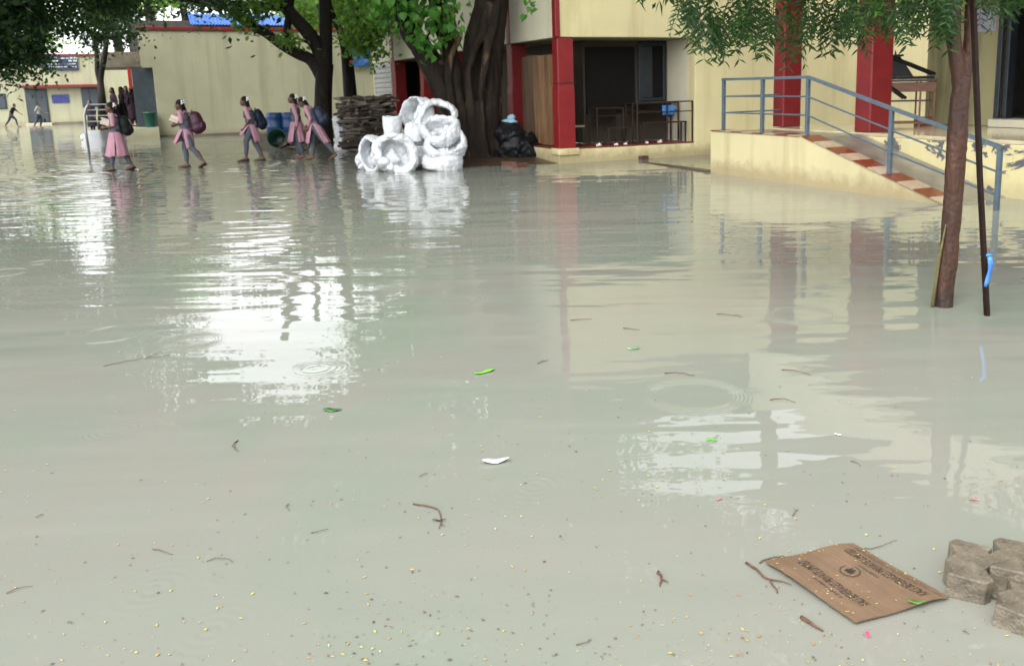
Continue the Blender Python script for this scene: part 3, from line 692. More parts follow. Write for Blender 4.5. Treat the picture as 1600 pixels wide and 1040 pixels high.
# ---- big fused trunk tree D
td = thing('big_fig_tree', 'massive brown tree of fused stems growing beside the white sacks', 'tree', G(752, 253))
DD = 20.6
off = Vector(td.location); mbt = MB()
def stem(pts, rs, d=DD, seed=0, dd=None):
    P = [PX(x, y, d + (dd[i] if dd else 0)) for i, (x, y) in enumerate(pts)]
    out = []; R_ = []
    for i in range(len(P)-1):
        p0 = P[max(i-1, 0)]; p1 = P[i]; p2 = P[i+1]; p3 = P[min(i+2, len(P)-1)]
        for k in range(6):
            t = k/6; out.append(.5*((2*p1)+(p2-p0)*t+(2*p0-5*p1+4*p2-p3)*t*t+(3*p1-p0-3*p2+p3)*t**3)); R_.append(rs[i]*(1-t)+rs[i+1]*t)
    out.append(P[-1]); R_.append(rs[-1])
    mbt.tube([p-off for p in out], [r*.86 for r in R_], 14, .12, seed)
stem([(735, 262), (722, 205), (700, 150), (676, 105), (656, 72), (640, 45), (615, -10), (585, -90)], [.36, .36, .36, .33, .27, .24, .2, .12], seed=1)
stem([(744, 262), (728, 190), (716, 140), (706, 95), (696, 60), (684, 20), (670, -40), (650, -140)], [.30, .28, .24, .2, .2, .2, .17, .1], 20.45, seed=2)
stem([(752, 262), (746, 190), (742, 130), (744, 80), (752, 35), (760, -10), (765, -120)], [.36, .34, .32, .32, .3, .28, .2], 20.6, seed=3)
stem([(764, 262), (764, 190), (767, 130), (771, 80), (776, 30), (782, -20), (800, -120)], [.32, .26, .25, .24, .24, .22, .15], 20.5, seed=4)
stem([(774, 262), (774, 190), (776, 130), (780, 70), (786, 10), (790, -40)], [.24, .16, .14, .14, .14, .12], 20.8, seed=5)
stem([(748, 262), (740, 200), (735, 150), (733, 110), (745, 70), (757, 40), (765, 5)], [.16, .13, .11, .11, .13, .12, .1], 20.18, seed=6)
stem([(760, 262), (755, 205), (752, 160), (755, 120), (762, 80), (772, 40), (778, 0)], [.15, .11, .09, .09, .10, .10, .08], 20.16, seed=7)
stem([(733, 262), (722, 220), (708, 180), (700, 130), (702, 100), (712, 70), (722, 50)], [.12, .10, .10, .09, .09, .08, .06], 20.2, seed=8)
cb0 = PX(755, 240, 20.6); cb0.z = 0
for an, rr0 in ((-2.9, .85), (-2.3, .8), (-1.7, .62), (-1.2, .66), (-.6, .8), (-.1, .75), (2.4, .7)):
    e_ = cb0 + Vector((math.cos(an)*rr0, math.sin(an)*rr0, .02))
    mbt.capsule([cb0+Vector((math.cos(an)*.25, math.sin(an)*.25, .55))-off, cb0+Vector((math.cos(an)*rr0*.65, math.sin(an)*rr0*.65, .14))-off, e_-off, e_+Vector((math.cos(an)*.3, math.sin(an)*.3, -.12))-off], [.14, .10, .07, .03])
tk = mbt.remesh(.035, 3, 'trunk')
displace(tk, lambda c, n: n*(mnoise.noise(Vector((c.x*5, c.y*5, c.z*.6)))*.05 + mnoise.noise(Vector((c.x*13, c.y*13, c.z*2.2)))*.02))
obj('trunk', tk, m_bark_big, td)
crown(td, 'crown', [(PX(690, -250, 21), (4.2, 3.2, 2.2), 6500), (PX(560, -170, 21), (1.8, 2.2, 1.5), 1800), (PX(840, -230, 20.5), (2, 2, 1.3), 1200), (PX(690, -90, 20.8), (1.6, 1, .6), 900)], .17, m_leaf_big, 24, .35, 40, aspect=.8)
crown(td, 'shade_canopy', [((-3.5, 16.5, 9.4), (6.0, 5.5, 1.5), 9000), ((-2, 22, 10), (6, 4, 1.6), 5500)], .30, m_leaf_big, 29, .75, 90, aspect=.8)  # unseen leaf layer added above the frame to shade the middle water
# single heart-shaped leaves of the low spray
def heart_mesh(name):
    pts = [(0, .06), (.10, -.02), (.28, -.06), (.46, .12), (.50, .34), (.38, .62), (.16, .86), (0, 1.15)]
    m_ = MB(); n = len(pts)
    for i, (x, y) in enumerate(pts):
        m_.v += [(-x, y, -.22*x - .12*y*y), (0, max(y, .06), .03 - .12*y*y), (x, y, -.22*x - .12*y*y)]
    for i in range(n-1):
        a = i*3; m_.f += [(a, a+1, a+4, a+3), (a+1, a+2, a+5, a+4)]
    return m_.mesh(name)
hms = [heart_mesh('leaf') for _ in range(3)]
for h_ in hms: h_.materials.append(m_leaf_big)
random.seed(12); lcount = 0
def leaf_objs(parent, meshes, spots, size, seed):
    r = random.Random(seed)
    for p in spots:
        o = bpy.data.objects.new('leaf', r.choice(meshes)); col.objects.link(o); o.parent = parent
        o.location = Vector(p) - Vector(parent.location)
        s = size*r.uniform(.65, 1.25); o.scale = (s, s, s)
        o.rotation_euler = (rad(r.uniform(-150, -70)), rad(r.uniform(-35, 35)), r.uniform(-2.6, 2.6))
sp = []
for (x, y, sx_, sy_, n) in ((668, 20, 22, 18, 46), (648, 35, 14, 22, 28), (690, 55, 16, 16, 26), (668, 75, 10, 16, 22), (705, 35, 10, 16, 14), (602, 20, 14, 14, 20), (632, 8, 14, 10, 14), (655, 60, 9, 12, 10)):
    for _ in range(n): sp.append(PX(random.gauss(x, sx_*.8), random.gauss(y, sy_*.8), 19.9 + random.gauss(0, .25)))
for (x, y) in ((623, 45), (620, 50), (626, 42), (617, 47), (590, 75), (585, 70), (598, 30), (606, 38), (580, 50)): sp.append(PX(x, y, 20))
leaf_objs(td, hms, sp, .155, 5)
hc = MB(); hv = [tuple(v.co) for v in hms[0].vertices]; hf = [tuple(f.vertices) for f in hms[0].polygons]; rh = random.Random(31)
from mathutils import Euler
for k in range(620):
    x, y, sx_, sy_ = rh.choice(((660, 5, 40, 22), (600, -5, 26, 18), (690, 20, 26, 22), (650, -45, 60, 20), (570, -40, 30, 25), (730, -50, 40, 20)))
    p_ = PX(rh.gauss(x, sx_*.8), rh.gauss(y, sy_*.8), 20.3+rh.gauss(0, .4)) - Vector(td.location); m3 = Euler((rad(rh.uniform(-150, -60)), rad(rh.uniform(-35, 35)), rh.uniform(-3, 3))).to_matrix(); s__ = .15*rh.uniform(.6, 1.25)
    hc.add([p_ + m3 @ (Vector(q)*s__) for q in hv], hf)
tag(hc.build('leaf_cluster', m_leaf_big, td), kind='stuff')
limb(td, [PX(640, 45, 20.4), PX(628, 30, 20.2), PX(626, 10, 20.1), PX(622, 46, 20)], [.03, .02, .015, .006], m_bark_dark, 'twig', 5)
limb(td, [PX(690, 40, 20.3), PX(672, 50, 20.0), PX(664, 75, 19.9), PX(662, 90, 19.9)], [.04, .025, .02, .008], m_bark_dark, 'twig', 5)
limb(td, [PX(640, 0, 20.3), PX(610, 15, 20.1), PX(598, 30, 20.0), PX(586, 35, 20)], [.03, .02, .015, .008], m_bark_dark, 'twig', 5)
# the little low spray hanging by the corner column
sp = [PX(826+random.gauss(0, 6), 8+random.gauss(0, 7), 17) for _ in range(7)] + [PX(838, 14, 17), PX(829, 15, 17), PX(835, 3, 17), PX(820, 2, 17)]
leaf_objs(td, hms, sp, .13, 6)
limb(td, [PX(790, -120, 20.3), PX(800, -60, 18.5), PX(818, -30, 17.2), PX(830, 10, 17)], [.10, .05, .02, .006], m_bark_dark, 'twig', 6)

# ---- dark overhanging tree at the left, and thin tree on the porch side
tl_ = thing('overhanging_tree', 'dark dense tree overhanging the yard from beyond the far school corner', 'tree', (-19.5, 23, 0))
limb(tl_, [(-19.5, 23, -.3), (-19.3, 23, 2.5), (-18.8, 23.2, 5), (-17.5, 23.5, 7.5)], [.5, .4, .34, .2], m_bark_dark, 'trunk', 12, 11)
limb(tl_, [(-19.0, 23.1, 4), (-17.5, 24, 5.4), (-15.8, 25, 6.2), (-13.6, 26, 6.4)], [.25, .2, .14, .06], m_bark_dark, 'limb', 8, 12)
crown(tl_, 'crown', [(PX(20, -40, 25), (1.9, 2.4, 2.2), 8500), (PX(-60, 40, 24), (1.8, 2, 1.7), 6000), (PX(110, -110, 26), (2.4, 2.4, 1.9), 8500), (PX(190, -20, 27), (.8, 1.2, 1.0), 3000), (PX(172, 58, 27.5), (.75, .8, .25), 900), (PX(14, 92, 24), (.55, .8, .62), 1900), (PX(60, 22, 26), (.9, 1, .7), 1700), (PX(45, 70, 25), (.6, .8, .4), 700),
      ], .125, m_leaf_dark, 31, .30, 60)
crown(tl_, 'upper_crown', [(PX(110, -280, 26), (4.6, 3.5, 2.6), 15000), (PX(-100, -200, 24), (3, 3, 3), 10000), (PX(250, -330, 27), (2.4, 2.5, 2.2), 5500), (PX(-40, -60, 23), (2.5, 2.5, 2), 6000)], .22, m_leaf_dark, 37, .4, 60)
crown(tl_, 'shade_canopy', [((-13, 18, 9.2), (5.5, 6.5, 1.6), 14000), ((-10, 26, 10.5), (5, 5, 1.6), 9000), ((-16, 11, 8.6), (5, 6, 1.6), 6000), ((-8.5, 16, 10.5), (5, 5, 1.4), 8000), ((-11, 7, 10), (5, 4, 1.4), 2500)], .30, m_leaf_dark, 36, .8, 110)  # leaf layers added out of view to cut sky light on the left yard
crown(tl_, 'outer_leaves', [(PX(115, 30, 25), (.9, .6, .4), 260), (PX(44, 95, 24.5), (.3, .4, .4), 200), (PX(130, 5, 26), (.9, .6, .5), 300), (PX(200, 10, 27), (.6, .5, .5), 300), (PX(5, 12, 14), (.16, .16, .12), 30)], .14, leafmat('mid_foliage', (.02, .05, .012), (.05, .12, .025), (.11, .22, .05), .4), 32, .25, 20)
tt = thing('porch_tree', 'thin dark forked tree standing behind the steel ramp rails', 'tree', G(160, 212))
limb(tt, [G(161, 213)-Vector((0,0,.2)), PX(160, 170, 34), PX(157, 125, 34), PX(162, 95, 34), PX(166, 70, 34), PX(172, 20, 34)], [.24, .16, .11, .10, .09, .06], m_bark_dark, 'trunk', 8, 13)
limb(tt, [PX(157, 130, 34), PX(152, 110, 34), PX(151, 88, 34), PX(146, 50, 34)], [.1, .085, .08, .05], m_bark_dark, 'limb', 7, 14)
crown(tt, 'crown', [(PX(170, 20, 33), (1.1, 1, .7), 1500), (PX(132, 92, 33), (.35, .4, .15), 100)], .13, m_leaf_dark, 33, .3, 40)

# ---- trees beyond the walls
def far_tree(x, ytop, ybot, d, wpx, mat, label, seed, n=4200, size=.34, clump=.6, group='trees beyond the school walls'):
    base = PX(x, 150, d); base.z = -.2
    t = thing('leafy_tree', label, 'tree', base, 0, group)
    top = PX(x, ytop, d).z; bot = PX(x, ybot, d).z; rx = wpx/2*d/FPX; cz = (top+bot)/2; rz = (top-bot)/2
    limb(t, [base, Vector((base.x+.2, base.y, cz*.5)), Vector((base.x-.1, base.y, cz)), Vector((base.x+.3, base.y, cz+rz*.5))], [.4, .3, .22, .08], m_bark_dark, 'trunk', 8, seed)
    r = random.Random(seed); bl = [((base.x, base.y, cz), (rx*.7, rx*.7, rz*.8), n//2)]
    for k in range(6):
        a = r.uniform(0, 6.28); bl.append(((base.x+math.cos(a)*rx*.55, base.y+math.sin(a)*rx*.5, cz+r.uniform(-.55, .6)*rz), (rx*.42, rx*.42, rz*.4), n//12))
    crown(t, 'crown', bl, size, mat, seed, clump, 50)
    return t
LB = 'sunlit green leafy tree rising beyond the blue shed and hall roofs'
LD = 'dark green leafy tree behind the far classroom roof'
far_tree(245, -150, 40, 52, 120, m_leaf_bright, 'yellow-green tree just past the hall corner beyond its red coping', 41)
far_tree(190, -110, 55, 62, 110, m_leaf_dark, LD, 42)
far_tree(60, -20, 90, 75, 120, m_leaf_bright, 'pale green tree showing through gaps over the signboard', 43, 2200)
far_tree(-60, -120, 90, 66, 170, m_leaf_dark, LD, 44)
far_tree(500, -40, 60, 56, 130, m_leaf_bright, LB, 45, 5200)
far_tree(585, -90, 60, 60, 110, m_leaf_bright, LB, 46)
far_tree(300, -80, 30, 70, 70, m_leaf_dark, 'dark tree between the hall coping and the blue roof end', 47, 2600)
far_tree(660, -160, 60, 62, 150, m_leaf_bright, LB, 48)

# ---- neem tree at the right
te = thing('neem_tree', 'slender red-brown neem tree standing in the water in front of the ramp', 'tree', G(1475, 478))
DE = 6.27
nt3 = MB(); _o = Vector(te.location)
def smooth_path(P, rs, k=6):
    out = []; R_ = []
    for i in range(len(P)-1):
        p0 = P[max(i-1, 0)]; p1 = P[i]; p2 = P[i+1]; p3 = P[min(i+2, len(P)-1)]
        for q in range(k):
            t = q/k; out.append(.5*((2*p1)+(p2-p0)*t+(2*p0-5*p1+4*p2-p3)*t*t+(3*p1-p0-3*p2+p3)*t**3)-_o); R_.append(rs[i]*(1-t)+rs[i+1]*t)
    return out + [P[-1]-_o], R_ + [rs[-1]]
for P_, r__ in (([G(1474, 479)-Vector((0,0,.15)), PX(1474, 470, DE), PX(1483, 390, DE), PX(1489, 310, DE), PX(1494, 230, DE), PX(1499, 165, DE), PX(1504, 120, DE)], [.070, .067, .064, .064, .065, .064, .056]),
                ([PX(1501, 150, DE), PX(1496, 100, DE), PX(1490, 60, DE), PX(1490, 20, DE), PX(1490, -20, DE), PX(1482, -70, DE), PX(1455, -150, DE+.2), PX(1400, -260, DE+.4)], [.050, .050, .048, .045, .043, .041, .036, .022]),
                ([PX(1502, 150, DE), PX(1511, 100, DE+.02), PX(1515, 60, DE+.03), PX(1517, 10, DE+.05), PX(1530, -90, DE+.1), PX(1560, -220, DE+.1)], [.045, .042, .040, .038, .035, .022])):
    a_, b_ = smooth_path(P_, r__); nt3.tube(a_, b_, 16, .04, 3)
tkn = nt3.remesh(.009, 3, 'trunk')
displace(tkn, lambda c, n: n*(.006*mnoise.noise(Vector((c.x*14, c.y*14, c.z*4))) + .003*mnoise.noise(c*40) + .007*(.5-abs(mnoise.noise(Vector((c.x*38, c.y*38, c.z*7)))))))
obj('trunk', tkn, m_bark_red, te)
for k, (pts, r0) in enumerate((
    ([(1487, -40), (1420, -70), (1340, -60), (1260, -40), (1180, -20), (1110, 0)], .03),
    ([(1480, -80), (1400, -40), (1330, -20), (1260, 0), (1210, 20)], .022),
    ([(1488, -20), (1450, -25), (1410, -10), (1380, 15)], .016),
    ([(1455, -150), (1330, -170), (1200, -120), (1120, -60), (1085, -20)], .025),
    ([(1520, -20), (1560, -40), (1610, -20)], .018))):
    limb(te, [PX(x, y, DE+.1+.12*i*(1 if k % 2 else .6)) for i, (x, y) in enumerate(pts)], [r0*(1-.8*i/(len(pts)-1)) for i in range(len(pts))], m_bark_red, 'branch', 7, 20+k)
MB().tube([G(1456, 480)-Vector(te.location)+Vector((0,0,-.05)), PX(1462, 440, DE-.02)-Vector(te.location), PX(1469, 395, DE-.03)-Vector(te.location), PX(1478, 350, DE-.05)-Vector(te.location)], [.014, .013, .011, .005], 7, .2).build('vine_stem', simple('mossy_stem', (.12, .10, .03), .8, .4, 30, .002), te, smooth=True)
# pinnate neem leaves: rachis with curved toothed leaflets
def neem_leaf(seed):
    r = random.Random(seed); m_ = MB(); n = r.randint(5, 7); Ln = .26
    pts = [Vector((0, Ln*k/8, -.10*(k/8)**2*Ln*4)) for k in range(9)]
    m_.tube(pts, [.0022*(1-.6*k/8) for k in range(9)], 4, cap=False)
    for k in range(n):
        tpos = .18 + .78*k/(n-1)
        for sgn in (-1, 1):
            b = Vector((0, Ln*tpos, -.10*tpos**2*Ln*4)); ln = (.085-.03*abs(tpos-.45))*r.uniform(.85, 1.15); wd = ln*.24
            an = rad(r.uniform(38, 58)); dirv = Vector((sgn*math.sin(an), math.cos(an), r.uniform(-.55, -.15))).normalized()
            sd = dirv.cross(Vector((0, 0, 1))).normalized(); upn = sd.cross(dirv)
            pr_ = [(0, 0, 0), (.2, .6, 0), (.3, .95, .01), (.45, .85, .02), (.5, 1.0, .02), (.7, .6, .0), (1, 0, -.10)]
            L_, R2 = [], []
            curve = sgn*.18
            base = len(m_.v)
            for (s, wv_, cz_) in pr_:
                c = b + dirv*ln*s + sd*(curve*ln*s*s) + upn*cz_*ln
                for q_ in (c - sd*wd*.5*wv_*(.7 if sgn > 0 else 1) + upn*.004*wv_, c, c + sd*wd*.5*wv_ + upn*.004*wv_): m_.v.append((q_.x, q_.y, q_.z))
            for i in range(len(pr_)-1):
                a = base+i*3; m_.f += [(a, a+1, a+4, a+3), (a+1, a+2, a+5, a+4)]
    return m_.mesh('leaf')
nms = [neem_leaf(s) for s in range(7)]
for h_ in nms: h_.materials.append(m_leaf_neem)
def lower(x):   # lower outline of the foliage in the photograph
    pts = [(1058, 45), (1075, 50), (1100, 62), (1125, 80), (1150, 78), (1165, 65), (1190, 68), (1210, 60), (1218, 92), (1228, 90), (1240, 62), (1270, 66), (1290, 62), (1310, 58), (1330, 60), (1350, 52), (1375, 52), (1400, 50), (1415, 48), (1440, 30), (1455, 48), (1480, 50), (1500, 20), (1540, 16), (1600, 10)]
    for (a, b), (c, d) in zip(pts, pts[1:]):
        if a <= x <= c: return b + (d-b)*(x-a)/(c-a)
    return 40
r_ = random.Random(77); cnt = 0
allP = []
for k in range(470):
    x = r_.uniform(1062, 1600); yl = lower(x)
    y = yl - 44 - abs(r_.gauss(0, 1))*40 if k > 130 else yl - 38 - r_.random()*14
    allP.append((PX(x, y, r_.uniform(5.6, 7.6)), k))
big = None; mdat = MB()
def place(mesh_pts, p, rot, s): return [p + rot @ (Vector(q)*s) for q in mesh_pts]
nv_ = [[tuple(v.co) for v in h.vertices] for h in nms]; nf_ = [[tuple(f.vertices) for f in h.polygons] for h in nms]
from mathutils import Euler
for p, k in allP:
    e = Euler((rad(r_.uniform(-80, -25)), rad(r_.uniform(-30, 30)), r_.uniform(-3.14, 3.14))); s = r_.uniform(.75, 1.15); i = r_.randrange(7)
    if r_.random() > .45 + .75*mnoise.noise(Vector((p.x*2.3, p.y*.5, 7))) + .35: continue
    if k < 280:
        o = bpy.data.objects.new('leaf', nms[i]); col.objects.link(o); o.parent = te; o.location = p - Vector(te.location); o.rotation_euler = e; o.scale = (s, s, s)
    else:
        mdat.add(place(nv_[i], p - Vector(te.location), e.to_matrix(), s), nf_[i])
tag(mdat.build('leaf_cluster', m_leaf_neem, te), kind='stuff')
PN = []
for k in range(1500):
    x = r_.uniform(1040, 1720); y = -30 - r_.random()**.8*250*(1-abs(x-1400)/520)
    p = PX(x, y, r_.gauss(6.9, .9)); dv = Vector((r_.gauss(0, 1), r_.gauss(0, 1), -.7)).normalized(); sdv = dv.cross(Vector((0, 0, 1))).normalized()
    for q in range(13): PN.append(tuple(p + dv*.26*q/13 + sdv*(.012 if q % 2 else -.012) - Vector(te.location)))
o = obj('crown', leaves_mesh('crown', np.array(PN), .085, .6, 5, aspect=.28), m_leaf_neem, te); tag(o, kind='stuff')
# dark iron pole leaning by the neem, with a ribbon
po = thing('iron_pole', 'thin dark iron pole standing in the water beside the neem trunk', 'pole', G(1546, 492))
pd = PX(1519, -40, 5.75) - G(1546, 492)
MB().tube([(0, 0, -.15), Vector((0, 0, -.15))+pd*.5, pd*1.02], [.021, .020, .020], 4).build('shaft', simple('rusty_pole', (.020, .010, .008), .45, .4, 14, .001, spec=.15), po)
rb = thing('blue_ribbon', 'pale blue ribbon knotted round the iron pole', 'ribbon', PX(1541, 398, 5.95))
MB().tube([(-.026, -.02, 0), (0, -.034, .004), (.028, -.018, .002), (.026, .02, -.002), (0, .03, 0), (-.028, .02, 0), (-.026, -.02, 0)], .010, 6).build('knot', m_ribbon, rb, smooth=True)
tm = MB(); 
for i in range(9):
    t = i/8; y = -.03 - .012*math.sin(t*5); wv_ = .010 + .008*math.sin(t*3.0+.4); x = .006+.012*math.sin(t*4)
    tm.v += [(x-wv_, y, -.005-.21*t), (x+wv_*.9, y-.012*math.cos(t*7), -.005-.215*t)]
for i in range(8): tm.f.append((2*i, 2*i+1, 2*i+3, 2*i+2))
o = tm.build('tail', m_ribbon, rb, smooth=True); s_ = o.modifiers.new('solid', 'SOLIDIFY'); s_.thickness = .002

# ------------------------------------------------------------------ white sacks, firewood, barrels
def sack_crumple(me, amp, sc, seed=0):
    o_ = Vector((seed*3.1, seed*1.7, seed))
    def fn(c, n):
        p_ = c*sc + o_
        a1 = abs(mnoise.noise(Vector((p_.x*1.3, p_.y*1.3, p_.z*.55))))**.55; a2 = abs(mnoise.noise(p_*2.9))**.6
        return mnoise.noise_vector(p_*.5)*amp*1.3 + n*((a1-.55)*amp*.95 + (a2-.45)*amp*.35)
    displace(me, fn)
def ring(name, label, px, py, d, R, wd, th, axis, crump=.05, squash=1.0, group=None, back=True):
    """open white sack: a wide slack wall about an axis with a rolled lip and a slumped back"""
    m_ = MB(); n = 40; sd_ = px*.37
    prof = [(-.5, -.9), (-.5, -.25), (-.3, .1), (0, .2), (.3, .1), (.5, -.2), (.52, -.6), (.46, -.95), (.3, -1.05), (.0, -.95), (-.3, -1.05)]
    k = len(prof)
    for i in range(n):
        a = 2*math.pi*i/n; rr = R*(1+.07*math.sin(2*a+sd_)+.05*math.sin(3*a+sd_*2))
        for (pz, pr_) in prof:
            x = rr + th*pr_; m_.v.append((x*math.cos(a), x*math.sin(a)*squash, wd*pz*(1+.12*math.sin(3*a+sd_))))
    for i in range(n):
        for j in range(k):
            i2, j2 = (i+1) % n, (j+1) % k; m_.f.append((i*k+j, i2*k+j, i2*k+j2, i*k+j2))
    if back: m_.ell((R*.12, 0, -wd*.42), (R*.85, R*.85*squash, .05)).ell((-R*.2, -R*.15, -wd*.25), (R*.42, R*.5, .10))
    me = m_.remesh(.014, 2, 'sack'); sack_crumple(me, crump, 4.2, sd_)
    q = Vector(axis).normalized().to_track_quat('Z', 'Y')
    o = obj(name, me, m_white, loc=PX(px, py, d)); o.rotation_mode = 'QUATERNION'; o.rotation_quaternion = q
    tag(o, label, 'sack', group); return o
def roll(name, label, px, py, d, r, h, tilt=(0, 0, 1), crump=.03):
    m_ = MB(); n = 28; prof = [(0, h*.40), (r*.72, h*.42), (r*.86, h*.5), (r, h*.46), (r*1.03, 0), (r*.98, -h*.48), (r*.6, -h*.5), (0, -h*.5)]
    for rr, z in prof:
        for k in range(n): m_.v.append((rr*math.cos(2*math.pi*k/n), rr*.85*math.sin(2*math.pi*k/n), z))
    for i in range(len(prof)-1):
        for k in range(n): k2 = (k+1) % n; m_.f.append((i*n+k, (i+1)*n+k, (i+1)*n+k2, i*n+k2))
    me = m_.remesh(.014, 2, 'sack'); sack_crumple(me, crump*1.3, 4, px)
    o = obj(name, me, m_white, loc=PX(px, py, d)); o.rotation_mode = 'QUATERNION'; o.rotation_quaternion = Vector(tilt).normalized().to_track_quat('Z', 'Y')
    return tag(o, label, 'sack', 'white woven sacks piled by the big trunk')
SG = 'white woven sacks piled by the big trunk'
ring('rolled_sack', 'round open white sack lying on its side, its folded mouth facing the water', 619, 241, 18.2, .43, .40, .17, (.15, -1, .12), .06, group=SG)
ring('rolled_sack', 'white sack ring leaning behind the round open one', 587, 241, 18.6, .37, .34, .09, (-.55, -1, .1), .04, group=SG)
roll('rolled_sack', 'upright white sack roll standing above the round open one', 613, 200, 18.9, .22, .50, (.03, 0, 1))
roll('rolled_sack', 'short upright white sack roll in the middle of the pile', 648, 208, 18.9, .20, .42, (-.1, .1, 1))
roll('rolled_sack', 'squat white sack wedged low in the middle of the pile', 656, 240, 18.8, .21, .42, (.05, -.1, 1))
ring('rolled_sack', 'white sack hoop propped against the trunk, on top of the pile', 652, 178, 19.2, .38, .42, .09, (-.8, -.7, .45), .05, group=SG)
ring('rolled_sack', 'white sack arch showing the trunk through its opening', 681, 184, 19.0, .41, .30, .12, (.25, -1, .15), .05, group=SG, back=False)
ring('rolled_sack', 'white sack turned up like a hood on the right of the pile', 688, 204, 18.7, .40, .34, .14, (-.1, -.55, .8), .05, group=SG)
ring('rolled_sack', 'white sack with a wide slanting mouth on the right of the pile', 696, 228, 18.5, .43, .34, .12, (.1, -.6, .8), .05, group=SG)
ring('rolled_sack', 'flattened white sack at the bottom right of the pile', 693, 253, 18.4, .42, .34, .18, (0, -.08, 1), .04, group=SG)
m_ = MB().ell((0, 0, 0), (.17, .14, .2)).ell((.08, 0, .18), (.12, .1, .14)); o = obj('rolled_sack', m_.remesh(.02, 2, 'sack', crumple=(.06, 6)), m_white, loc=PX(568, 251, 18.9)); tag(o, 'small crumpled white bag at the left foot of the pile', 'bag', SG)
m_ = MB().ell((0, 0, .12), (.26, .2, .2)).ell((0, 0, .35), (.25, .19, .25)).ell((-.05, 0, .62), (.2, .16, .22)).ell((-.14, 0, .86), (.13, .12, .13))
o = obj('standing_sack', m_.remesh(.022, 2, 'sack', crumple=(.07, 4.5)), m_white, loc=G(537, 236)+Vector((0, 0, -.03))); tag(o, 'tall white sack standing alone before the firewood', 'sack')
m_ = MB().ell((0, 0, 0), (.13, .10, .09)); o = obj('dark_rag', m_.remesh(.02, 2, 'rag', crumple=(.04, 8)), m_darkcloth, loc=PX(530, 186, 25.0)); tag(o, 'dark rag stuffed in the mouth of the lone standing sack', 'rag')
# firewood
fw = thing('firewood_stack', 'tall stack of dark weathered firewood beside the white sacks', 'firewood', W(-2.45, 7.5, 0), YAW-.3)
sms = []
for s in range(10):
    r = random.Random(200+s); L_ = r.uniform(.35, .7); pts = []; rs = []
    for k in range(7):
        t = k/6; pts.append((-L_+2*L_*t, .03*math.sin(t*5+s), .03*math.sin(t*4+2*s))); rs.append(r.uniform(.022, .045))
    me = MB().tube(pts, rs, 6, .15, s).mesh('stick'); me.materials.append(m_stick if s % 3 else m_stickgrey); sms.append(me)
r = random.Random(5)
for k in range(285):
    z = .03 + 1.42*(k/285); wmax = .72 - .05*(z/1.4) + .05*math.sin(z*9)
    o = bpy.data.objects.new('stick', r.choice(sms)); col.objects.link(o); o.parent = fw
    o.location = (r.uniform(-1, 1)*.42*wmax/.7, r.uniform(-.38, .3), z)
    o.rotation_euler = (r.uniform(-3, 3), rad(r.gauss(0, 5)), rad(r.gauss(0, 14) + (90 if r.random() < .12 else 0)))
fw2 = thing('firewood_heap', 'low dark heap of broken firewood behind the girls in the water', 'firewood', G(462, 234), 0)
for k in range(40):
    o = bpy.data.objects.new('stick', r.choice(sms)); col.objects.link(o); o.parent = fw2
    o.location = (r.gauss(0, .2), r.gauss(0, .15), .03+.5*k/40*r.random()**.5); o.rotation_euler = (r.uniform(-3, 3), rad(r.gauss(0, 12)), rad(r.gauss(0, 25))); o.scale = (.6, .8, .8)
# barrels on a block
blk = MB().box(-.7, .7, -.35, .35, -.1, .34).build('concrete_block', m_stainconc, loc=PX(441, 214, 29.5)*Vector((1, 1, 0)) if False else (PX(441, 214, 29.5).x, 29.5, 0), bevel=.02); tag(blk, 'grey concrete block carrying the blue barrels', 'block')
def barrel(x, label):
    prof = [(0, 0), (.27, 0), (.285, .02), (.285, .18), (.295, .2), (.285, .22), (.285, .5), (.295, .52), (.285, .54), (.285, .62), (.26, .66), (0, .64)]
    n = 24; m_ = MB()
    for rr, z in prof:
        for k in range(n): m_.v.append((rr*math.cos(2*math.pi*k/n), rr*math.sin(2*math.pi*k/n), z))
    for i in range(len(prof)-1):
        for k in range(n): k2 = (k+1) % n; m_.f.append((i*n+k, i*n+k2, (i+1)*n+k2, (i+1)*n+k))
    q = PX(x, 203, 29.5); o = m_.build('blue_barrel', m_blue, loc=(q.x, q.y, .34), smooth=True); tag(o, label, 'barrel', 'blue barrels on the block')
barrel(431, 'blue plastic barrel at the open end of the block'); barrel(455, 'blue plastic barrel next to the girls and the dark tree')
o = obj('green_drum', bin_mesh(.24, .27, .6), m_dgreen, loc=G(443, 233)+Vector((-.02, -.1, .25)), rot=(rad(80), 0, rad(8)), smooth=True); tag(o, 'dark green drum lying on its side below the barrels', 'drum')
# black heap under the eaves
m_ = MB().ell((0, 0, .2), (.62, .45, .42)).ell((-.15, 0, .5), (.42, .4, .36)).ell((.45, .2, .2), (.45, .4, .35))
o = obj('black_plastic_heap', m_.remesh(.03, 2, 'heap', crumple=(.10, 4)), m_blackgloss, loc=W(-.30, 1.75, 0), rot=(0, 0, YAW)); tag(o, 'black plastic covered heap between the big trunk and the red column', 'heap')
m_ = MB().ell((0, 0, .0), (.26, .22, .2)); o = obj('black_plastic_bag', m_.remesh(.025, 2, 'bag', crumple=(.06, 6)), m_blackgloss, loc=W(.28, 1.9, .42)); tag(o, 'black plastic bag tucked against the foot of the planks', 'bag')
m_ = MB().ell((0, 0, 0), (.2, .1, .07)).ell((.08, .1, .09), (.09, .08, .08)); o = obj('pale_blue_cloth', m_.remesh(.015, 2, 'cloth', crumple=(.03, 8)), m_lightblue, loc=W(-.40, 1.9, .86), rot=(0, 0, YAW)); tag(o, 'pale blue cloth lying on top of the black heap', 'cloth')
